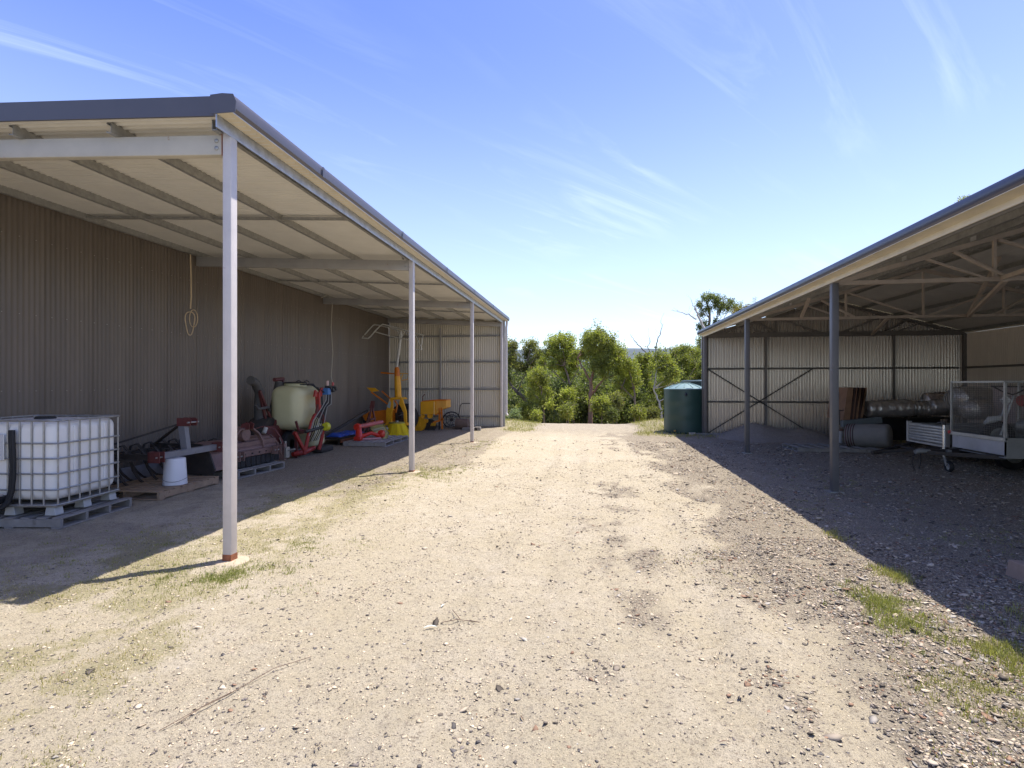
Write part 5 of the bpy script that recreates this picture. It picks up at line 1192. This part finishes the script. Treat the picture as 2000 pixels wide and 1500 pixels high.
# --- stacked timber and foil rolls, behind the trailers
def pt(u, v, Y): return at(u, v, Y)
rkx = pallet2('brown pallet holding the foil insulation rolls above the dark stack', (pt(1775, 820, 15.9).x, 15.9), 1.5, 1.1, 0, mat('red_brown_wood', (.22, .10, .065), .8, 0, .2, 6), z0=.80, nb=3, group='pallets in the right shed')
st = thing('dark_bench', 'low dark bench under the brown pallet of foil rolls', 'bench', (7.6, 16.4, 0))
x0, x1 = pt(1690, 820, 16).x, pt(1860, 820, 16).x
MB().box(x0, x1, 15.95, 17.0, .74, .79).build('top', M_dk, st)
for x in (x0+.06, (x0+x1)/2, x1-.06):
    for y in (16.0, 16.9): MB().bar((x, y, -.02), (x, y, .75), .08, .08).build('leg', M_dk, st)
MB().box(x0+.1, x1, 16.5, 16.54, .1, .74).build('back_board', M_black, st)
M_board = mat('brown_board', (.24, .13, .07), .7, 0, .2, 6, (.2, .1, .05), .3); M_bdark = mat('dark_board_edge', (.055, .028, .022), .8, 0, .2, 6)
bs = thing('panel_stack', 'stack of brown timber panels with dark gaps left of the foil rolls', 'timber panels', (pt(1670, 840, 15.6).x, 15.6, .5))
for k, (u, w_, m) in enumerate(((1650, 17, M_board), (1663, 3, M_bdark), (1667, 3, mat('mid_board', (.2, .1, .06), .7)), (1671, 3, M_bdark), (1675, 5, M_board), (1681, 4, M_bdark), (1686, 5, M_board))):
    a, b_ = pt(u+6, 757, 15.3+.03*k), pt(u+6+w_*.55, 757, 15.3); c_, d_ = pt(u-1+w_*.55, 820, 15.3), pt(u-3, 820, 15.3)
    MB().prism([(a.x, a.z), (b_.x+.02, b_.z), (c_.x+.02, c_.z), (d_.x, d_.z)], 'y', 15.3+.02*k, 16.3).build('panel', m, bs)
tag(MB().bar(pt(1644, 828, 14.9), pt(1720, 820, 15.1), .12, .16).build('steel_channel', mat('blue_grey_steel', (.16, .19, .20), .55, .2, .15, 6), bev=.004), 'blue-grey steel beam laid across below the timber panels', 'steel beam')
M_foil = mat('silver_foil', (.58, .55, .52), .34, .75, .15, 3, bump=1.0, bscale=16)
M_foilp = mat('pinkish_foil', (.66, .56, .52), .3, .75, .1, 3, bump=.8, bscale=9)
def roll(label, p, q, r, m=None):
    p, q = Vector(p), Vector(q); t = thing('insulation_roll', label, 'foil roll', ((p+q)/2+Vector((0, 0, -r))), 0, 'silver foil insulation rolls'); n = 30; seg = 28; d = (q-p); L_ = d.length; d.normalize(); a = d.cross(Vector((0, 0, 1))).normalized(); b = a.cross(d)
    vs = []; fs = []
    for i in range(n+1):
        for k in range(seg):
            th = 2*math.pi*k/seg; e = min(i, n-i)/n; rad = r*(1+.05*math.sin(i*.9+k*.5)*random.random()+.03*random.gauss(0, 1))*(1-.06*max(0, 1-e*12)); vs.append(p+d*(L_*i/n)+(a*math.cos(th)+b*math.sin(th))*rad)
    for i in range(n):
        for k in range(seg): fs.append((i*seg+k, i*seg+(k+1) % seg, (i+1)*seg+(k+1) % seg, (i+1)*seg+k))
    fs += [tuple(range(seg))[::-1], tuple(n*seg+k for k in range(seg))]
    MB().add(vs, fs).build('wrap', m or M_foil, t, smooth='all'); 
    e = p-d*.004; mb = MB(); sp_ = [e+(a*math.cos(k*.5)+b*math.sin(k*.5))*(r*.12+r*.8*k/60) for k in range(60)]; mb.tube(sp_, .008, 5).build('spiral_end', M_foil, t, smooth=True)
roll('long silver foil roll lying next to the timber panels', pt(1693, 799, 15.7), pt(1778, 797, 15.7), .23)
roll('short silver foil roll end to end with the long one', pt(1779, 797, 15.75), pt(1816, 798, 15.75), .20)
roll('pinkish foil roll on top of the others, left of the mesh cage', pt(1806, 782, 16.1), pt(1856, 779, 16.1), .20, M_foilp)
roll('smooth silver foil roll beneath the pinkish one', pt(1818, 795, 15.6), pt(1885, 796, 15.6), .21)
roll('big dull silver roll seen through the cage mesh', pt(1866, 780, 15.2), pt(1925, 780, 15.6), .32)
roll('silver roll pointing its crumpled end at the track, behind the cage mesh', pt(1893, 800, 14.4), pt(1940, 800, 15.3), .24)
# --- tub, sack, grey cylinder, skid
tb_ = thing('plastic_tub', 'white plastic tub partly hidden by the second right-hand post', 'tub', (pt(1634, 858, 15.2).x, 15.2, .28))
p = pt(1634, 858, 15.2); MB().lathe([(0, .0), (.13, .0), (.15, .34), (.16, .35), (.14, .35), (.13, .02), (0, .02)], 28, c=(p.x, 15.2, .14)).build('shell', MATS['bucket_white'], tb_, smooth=True)
MB().lathe([(0, .40), (.155, .40), (.16, .37), (.16, .35)], 28, c=(p.x, 15.2, .11)).build('lid', mat('brown_lid', (.25, .16, .12), .5), tb_, smooth=True)
cyl = thing('padded_cylinder', 'long grey fabric-covered bolster with rounded end and dark stripes at its left', 'bolster', (pt(1700, 870, 14.6).x, 14.6, .15))
p, q = pt(1655, 850, 14.9), pt(1741, 852, 14.3); d = (q-p)
prof_t = [(-.0, .90), (.02, .98), (.1, 1.), (.5, 1.), (.9, 1.), (.95, .96), (.98, .85), (1., .5), (1.004, .1)]
MB().tube([p+d*t for t, _ in prof_t], [.30*k for _, k in prof_t], 28).build('cover', mat('grey_cover', (.22, .21, .19), .75, 0, .1, 4), cyl, smooth=True)
for k in range(4): MB().tube([p+d*(.03+.055*k), p+d*(.055+.055*k)], .304, 28, cap=False).build('stripe', M_bdark if k % 2 else mat('maroon_stripe', (.10, .03, .03), .7), cyl, smooth=True)
pallet2('flat grey pallet under the bolster and tub', (pt(1725, 872, 14.0).x, 14.1), 1.9, 1.1, 0, M_woodg, hh=.12, group='pallets in the right shed')
th_ = MB(); 
for k, (u0, v0, u1, v1) in enumerate(((1635, 832, 1630, 800), (1640, 830, 1640, 803), (1632, 803, 1648, 801), (1628, 812, 1634, 834))): th_.tube([pt(u0, v0, 15.0), pt(u1, v1, 15.0)], .012, 6)
tag(th_.build('wire_stand', M_black, smooth=True), 'thin black wire stand beside the second right-hand post', 'stand')

# --- tipping trailer with ribbed aluminium front board
M_alu = mat('dull_aluminium', (.50, .49, .46), .42, .35, .15, 5, (.32, .30, .27), .3)
M_alud = mat('dark_sheet_steel', (.26, .26, .245), .5, .3, .15, 4)  # one even grey, darker than the aluminium
t1 = thing('box_trailer', 'low box trailer with a ribbed pale front board and drawbar, left of the cage trailer', 'trailer', (7.9, 12.9, 0))
for k in range(6): z = .43+.062*k; MB().box(7.30, 7.345, 12.28, 13.55, z, z+.055).build('slat', M_alu, t1, bev=.012, seg=2)
MB().box(7.345, 7.36, 12.25, 13.58, .42, .81).build('front_sheet', M_alud, t1)
for y in (12.24, 13.56): MB().box(7.28, 7.37, y-.03, y+.03, .38, .84).build('corner_post', M_alu, t1, bev=.005)
MB().box(7.34, 9.7, 12.22, 12.25, .44, .80).build('side_panel', M_alud, t1)
MB().tube([(7.34, 12.235, .82), (9.7, 12.235, .82)], .022, 8).build('side_rail', M_alud, t1, smooth=True)
MB().box(7.34, 9.7, 13.56, 13.59, .44, .80).build('side_panel', M_alud, t1); MB().box(7.34, 9.7, 12.25, 13.56, .42, .44).build('floor', M_alud, t1); MB().box(9.7, 9.73, 12.2, 13.6, .44, .8).build('tailgate', M_alud, t1)
MB().box(7.26, 7.34, 12.28, 13.54, .375, .415).build('front_sill', M_alu, t1)
for y in (12.32, 13.48): MB().bar((7.4, y, .36), (6.25, 12.72, .20), .05, .06).build('drawbar', M_dk, t1)
MB().bar((6.9, 12.1+.42, .29), (6.9, 13.3, .29), .04, .04).build('drawbar_cross', M_dk, t1)
MB().tube([(6.32, 12.72, .21), (6.10, 12.66, .19)], .045, 10).build('coupling', M_dk, t1, smooth=True)
def wheel(root, c, r, w_, axis='y'):
    ty = MB().lathe([(r*.55, -w_*.45), (r*.8, -w_*.5), (r*.95, -w_*.42), (r, -w_*.25), (r, w_*.25), (r*.95, w_*.42), (r*.8, w_*.5), (r*.55, w_*.45)], 36, axis, c).build('tyre', M_rubber, root, smooth=True)
    MB().lathe([(0, -w_*.1), (r*.2, -w_*.1), (r*.3, -w_*.3), (r*.5, -w_*.25), (r*.56, -w_*.4), (r*.56, w_*.4), (0, w_*.3)], 28, axis, c).build('rim', M_alud, root, smooth=True)
wheel(t1, (8.7, 12.1, .3), .3, .17); wheel(t1, (8.7, 13.72, .3), .3, .17)
MB().bar((8.7, 12.1, .3), (8.7, 13.72, .3), .05, .05).build('axle', M_dk, t1)
for x in (7.6, 9.5): MB().bar((x, 12.3, .38), (x, 13.5, .38), .05, .08).build('chassis_member', M_dk, t1)
# --- cage trailer
t2 = thing('cage_trailer', 'galvanised trailer with a tall mesh cage at the right edge of the picture', 'trailer', (8.2, 11.06, 0))
YA, YB, XF, XB = 10.37, 11.75, 7.12, 9.5
M_bl = mat('pale_galvanised_panel', (.42, .43, .48), .4, .4, .15, 3, (.3, .3, .33), .3)
MB().box(XF, XF+.02, YA, YB, .45, .69).build('front_panel', M_bl, t2)
MB().box(XF-.03, XF+.03, YA-.02, YB+.02, .69, .76).build('front_rail', M_alu, t2, bev=.006)
MB().box(XF, XB, YA, YA+.02, .42, .72).build('side_panel', M_alud, t2); MB().box(XF, XB, YB-.02, YB, .42, .72).build('side_panel', M_alud, t2)
MB().box(XF, XB, YA, YB, .40, .42).build('floor', M_alud, t2); MB().box(XB, XB+.02, YA, YB, .42, .72).build('tailgate', M_alud, t2)
for y in (YA, YB): MB().box(XF-.01, XB, y-.02, y+.02, .72, .76).build('side_rail', M_alud, t2)
for x, y in ((XF, YA), (XF, YB), (XB, YA), (XB, YB), ((XF+XB)/2, YA), ((XF+XB)/2, YB)): MB().bar((x, y, .72), (x, y, 1.74), .035, .035).build('cage_post', M_galv, t2)
for a, b_ in (((XF, YA, 1.74), (XF, YB, 1.74)), ((XB, YA, 1.74), (XB, YB, 1.74)), ((XF, YA, 1.74), (XB, YA, 1.74)), ((XF, YB, 1.74), (XB, YB, 1.74))): MB().bar(a, b_, .035, .035).build('cage_rail', M_galv, t2)
def mesh_panel(name, fx, n1, n2):
    mb = MB()
    for k in range(1, n1): mb.bar(fx(k/n1, 0), fx(k/n1, 1), .0032, .0032)
    for k in range(1, n2): mb.bar(fx(0, k/n2), fx(1, k/n2), .0032, .0032)
    o = mb.build(name, M_frameR, t2); o['kind'] = 'stuff'
mesh_panel('mesh_panel', lambda a, b: Vector((XF, YA+(YB-YA)*a, .77+.96*b)), 34, 24)
mesh_panel('mesh_panel', lambda a, b: Vector((XF+(XB-XF)*a, YA, .77+.96*b)), 60, 24)
mesh_panel('mesh_panel', lambda a, b: Vector((XF+(XB-XF)*a, YB, .77+.96*b)), 60, 24)
for y in (YA+.12, YB-.12): MB().bar((XF+.1, y, .40), (6.25, 11.08, .40), .05, .07).build('drawbar', M_dk, t2)
MB().tube([(6.34, 11.08, .42), (6.16, 11.08, .43), (6.08, 11.08, .40)], [.04, .05, .04], 12).build('coupling', M_alud, t2, smooth=True)
cc_ = MB(); 
for k in range(16):
    t = k/15; c_ = Vector((6.14-.05*math.sin(t*3.1), 11.16+.02*t, .38-.34*t)); cc_.tube([c_+Vector((.012*math.cos(a), .006*(k % 2), .016*math.sin(a))) for a in (0, 1.05, 2.1, 3.14, 4.2, 5.2)], .0045, 5, closed=True)
o = cc_.build('safety_chain', M_dk, t2, smooth=True); o['kind'] = 'stuff'
MB().tube([(6.25, 11.2, .38), (6.28, 11.25, .2), (6.26, 11.27, .06)], .012, 6).build('light_cable', M_black, t2, smooth=True)
jx, jy = 6.80, 11.45
jw = MB().tube([(jx, jy, .28), (jx, jy, .92)], .024, 12).build('jockey_stem', mat('bright_zinc', (.75, .77, .8), .25, .8), t2, smooth=True)
MB().tube([(jx, jy, .90), (jx, jy, .97)], .035, 12).build('jockey_cap', M_black, jw, smooth=True)
MB().tube([(jx, jy+.02, .95), (jx-.02, jy+.14, .93)], .022, 10).build('crank_handle', M_black, jw, smooth=True)
MB().box(jx-.04, jx+.04, jy-.16, jy+.04, .38, .43).build('clamp', M_alud, t2)
wc = (jx+.03, jy-.10, .105)
MB().lathe([(.065, -.03), (.095, -.034), (.105, -.02), (.105, .02), (.095, .034), (.065, .03)], 28, 'x', wc).build('jockey_tyre', M_rubber, t2, smooth=True)
MB().lathe([(0, -.024), (.02, -.024), (.03, -.014), (.064, -.018), (.064, .018), (0, .014)], 24, 'x', wc).build('jockey_rim', mat('grey_rim', (.35, .35, .34), .45, .3), t2, smooth=True)
MB().bar((jx, jy, .30), (jx+.0, jy-.08, .12), .02, .05).build('jockey_fork', M_alud, t2)
wheel(t2, (8.25, YA-.02, .30), .30, .18); wheel(t2, (8.25, YB+.1, .30), .30, .18)
MB().bar((8.25, YA, .3), (8.25, YB, .3), .05, .05).build('axle', M_dk, t2)
MB().tube([(XF-.045, YB+.02, .74), (XF-.02, YB+.02, .74)], .035, 12).build('marker_light', mat('red_marker', (.5, .03, .04), .3), t2, smooth=True)
# motorbike in the cage
mbk = thing('motorbike', 'small trail bike with black handlebars standing in the mesh cage', 'motorbike', (8.0, 11.25, .42))
wheel(mbk, (7.58, 11.22, .72), .28, .09); wheel(mbk, (8.75, 11.22, .72), .28, .10)
for s_ in (-.06, .06): MB().tube([(7.58, 11.22+s_, .74), (7.80, 11.22+s_, 1.48)], .018, 8).build('fork', M_galv, mbk, smooth=True)
MB().tube([(7.76, 10.86, 1.60), (7.80, 11.0, 1.56), (7.83, 11.22, 1.50), (7.80, 11.44, 1.56), (7.74, 11.60, 1.66)], .013, 8).build('handlebar', M_black, mbk, smooth=True)
MB().tube([(7.95, 11.22, 1.38), (8.15, 11.22, 1.40), (8.35, 11.22, 1.30)], [.10, .15, .10], 14).build('fuel_tank', mat('dusty_red', (.32, .05, .05), .4), mbk, smooth=True)
MB().tube([(8.3, 11.22, 1.33), (8.6, 11.22, 1.32), (8.95, 11.22, 1.38)], [.08, .10, .05], 12).build('seat', M_black, mbk, smooth=True)
MB().lathe([(0, -.12), (.15, -.12), (.17, 0), (.15, .12), (0, .12)], 18, 'y', (8.1, 11.22, .90)).build('engine', M_alud, mbk, smooth=True)
MB().tube([(7.62, 11.22, 1.06), (7.45, 11.22, 1.02), (7.35, 11.22, .95)], [.05, .07, .02], 10).build('mudguard', mat('bike_plastic', (.5, .5, .48), .4), mbk, smooth=True)
MB().tube([(7.74, 11.22, 1.42), (7.68, 11.22, 1.36)], .075, 14).build('headlamp', mat('lamp_glass', (.7, .7, .7), .15), mbk, smooth=True)
MB().bar((8.1, 11.1, .9), (8.1, 11.05, .43), .02, .02).build('stand', M_galv, mbk)
bx = thing('packing_case', 'pale boxed appliance with a small yellow sticker seen through the side mesh', 'box', (9.9, 13.9, 0))
MB().box(9.75, 10.9, 13.9, 14.6, 0, 1.62).build('case', mat('pinkish_carton', (.46, .38, .37), .7, 0, .06, 3), bx, bev=.01)
MB().box(9.84, 10.0, 13.893, 13.899, 1.28, 1.40).build('sticker', mat('yellow_sticker', (.55, .45, .05), .5), bx)
MB().box(9.72, 10.93, 13.88, 14.62, 1.62, 1.66).build('top_band', M_dk, bx)
# block at the right edge
p = (3.66, 5.18); tag(MB().prism([(p[0], -.02), (p[0]+.3, -.02), (p[0]+.3, .12), (p[0]+.03, .13)], 'y', p[1]-.05, p[1]+.16).build('timber_block', mat('tan_block', (.34, .24, .17), .8, 0, .15, 9), bev=.006), 'brown wedge-cut timber block on the shaded gravel at the right edge', 'timber block')

# ================================================================ LITTER ON THE TRACK
M_leafw = mat('dry_pale_leaf', (.62, .70, .66), .6); M_leafb = mat('brown_leaf', (.13, .08, .05), .8); M_twig = mat('twig', (.16, .11, .08), .9)
def leaf(label, x, y, a, s, m, group=None):
    z = gz(x, y)+.008; mb = MB(); vs = []; n = 8
    for i in range(n+1):
        t = i/n; w_ = .16*s*math.sin(math.pi*min(1, t*1.02))**.8; zz_ = .10*s*math.sin(math.pi*t)+.02*s
        for k in (-1, 0, 1): lx, ly = (t-.5)*s, k*w_*.5+.06*s*math.sin(t*3); vs.append((x+lx*math.cos(a)-ly*math.sin(a), y+lx*math.sin(a)+ly*math.cos(a), z+zz_+(.03*s if k else 0)))
    fs = []
    for i in range(n):
        for k in (0, 1): q = i*3+k; fs.append((q, q+3, q+4, q+1))
    o = mb.add(vs, fs).build('fallen_leaf', m, smooth='all'); tag(o, label, 'leaf', group); return o
leaf('pale blue-white gum leaf lying on the sand in the foreground', -1.11, 3.54, .35, .10, M_leafw)
leaf('small pale leaf beside the forked twig, further up than the long one', -1.13, 3.93, 1.3, .06, M_leafw)
leaf('dark curled leaf between the two pale leaves', -1.10, 3.66, .9, .05, M_leafb)
lv = [((-2.55, 3.55), .4, 'brown leaf on the dry grass left of the foreground'), ((-2.75, 2.9), 1.9, 'dark leaf near the lower left on bare sand'), ((-1.75, 2.62), 2.6, 'dark brown leaf lying above the long grass stalk'),
      ((.62, 2.62), .2, 'dark leaf on the sand at the lower middle'), ((1.42, 3.75), 1.2, 'dark leaf on the gravelly right of the track'), ((-.35, 2.66), 2.1, 'brown leaf at the bottom, left of centre'), ((1.0, 6.1), .6, 'dark leaf up the middle of the track')]
for (p, a, lb) in lv: leaf(lb, p[0], p[1], a, .05, M_leafb, 'dead leaves scattered on the track')
def twig(label, pts, r):
    mb = MB()
    for P in pts: mb.tube([(x, y, gz(x, y)+.008+h) for x, y, h in P], r, 5)
    tag(mb.build('twig', M_twig, smooth=True), label, 'twig')
twig('thin forked twig beside the pale leaves', [[(-1.05, 3.62, 0), (-.95, 3.66, .01), (-.82, 3.66, 0)], [(-.93, 3.66, .01), (-1.02, 3.80, .015)], [(-.86, 3.665, .0), (-.78, 3.62, .01)]], .0028)
twig('long dry grass stalk lying diagonally at lower left', [[(-2.10, 2.30, .0), (-2.03, 2.45, .012), (-1.96, 2.6, .006), (-1.85, 2.86, .012), (-1.72, 3.05, 0)], [(-2.06, 2.36, 0), (-2.0, 2.5, .02), (-1.93, 2.66, .0)]], .0021)
twig('fine curved twig at far lower right on the stones', [[(1.55, 2.5, .01), (1.65, 2.54, .02), (1.8, 2.53, .01)]], .0025)
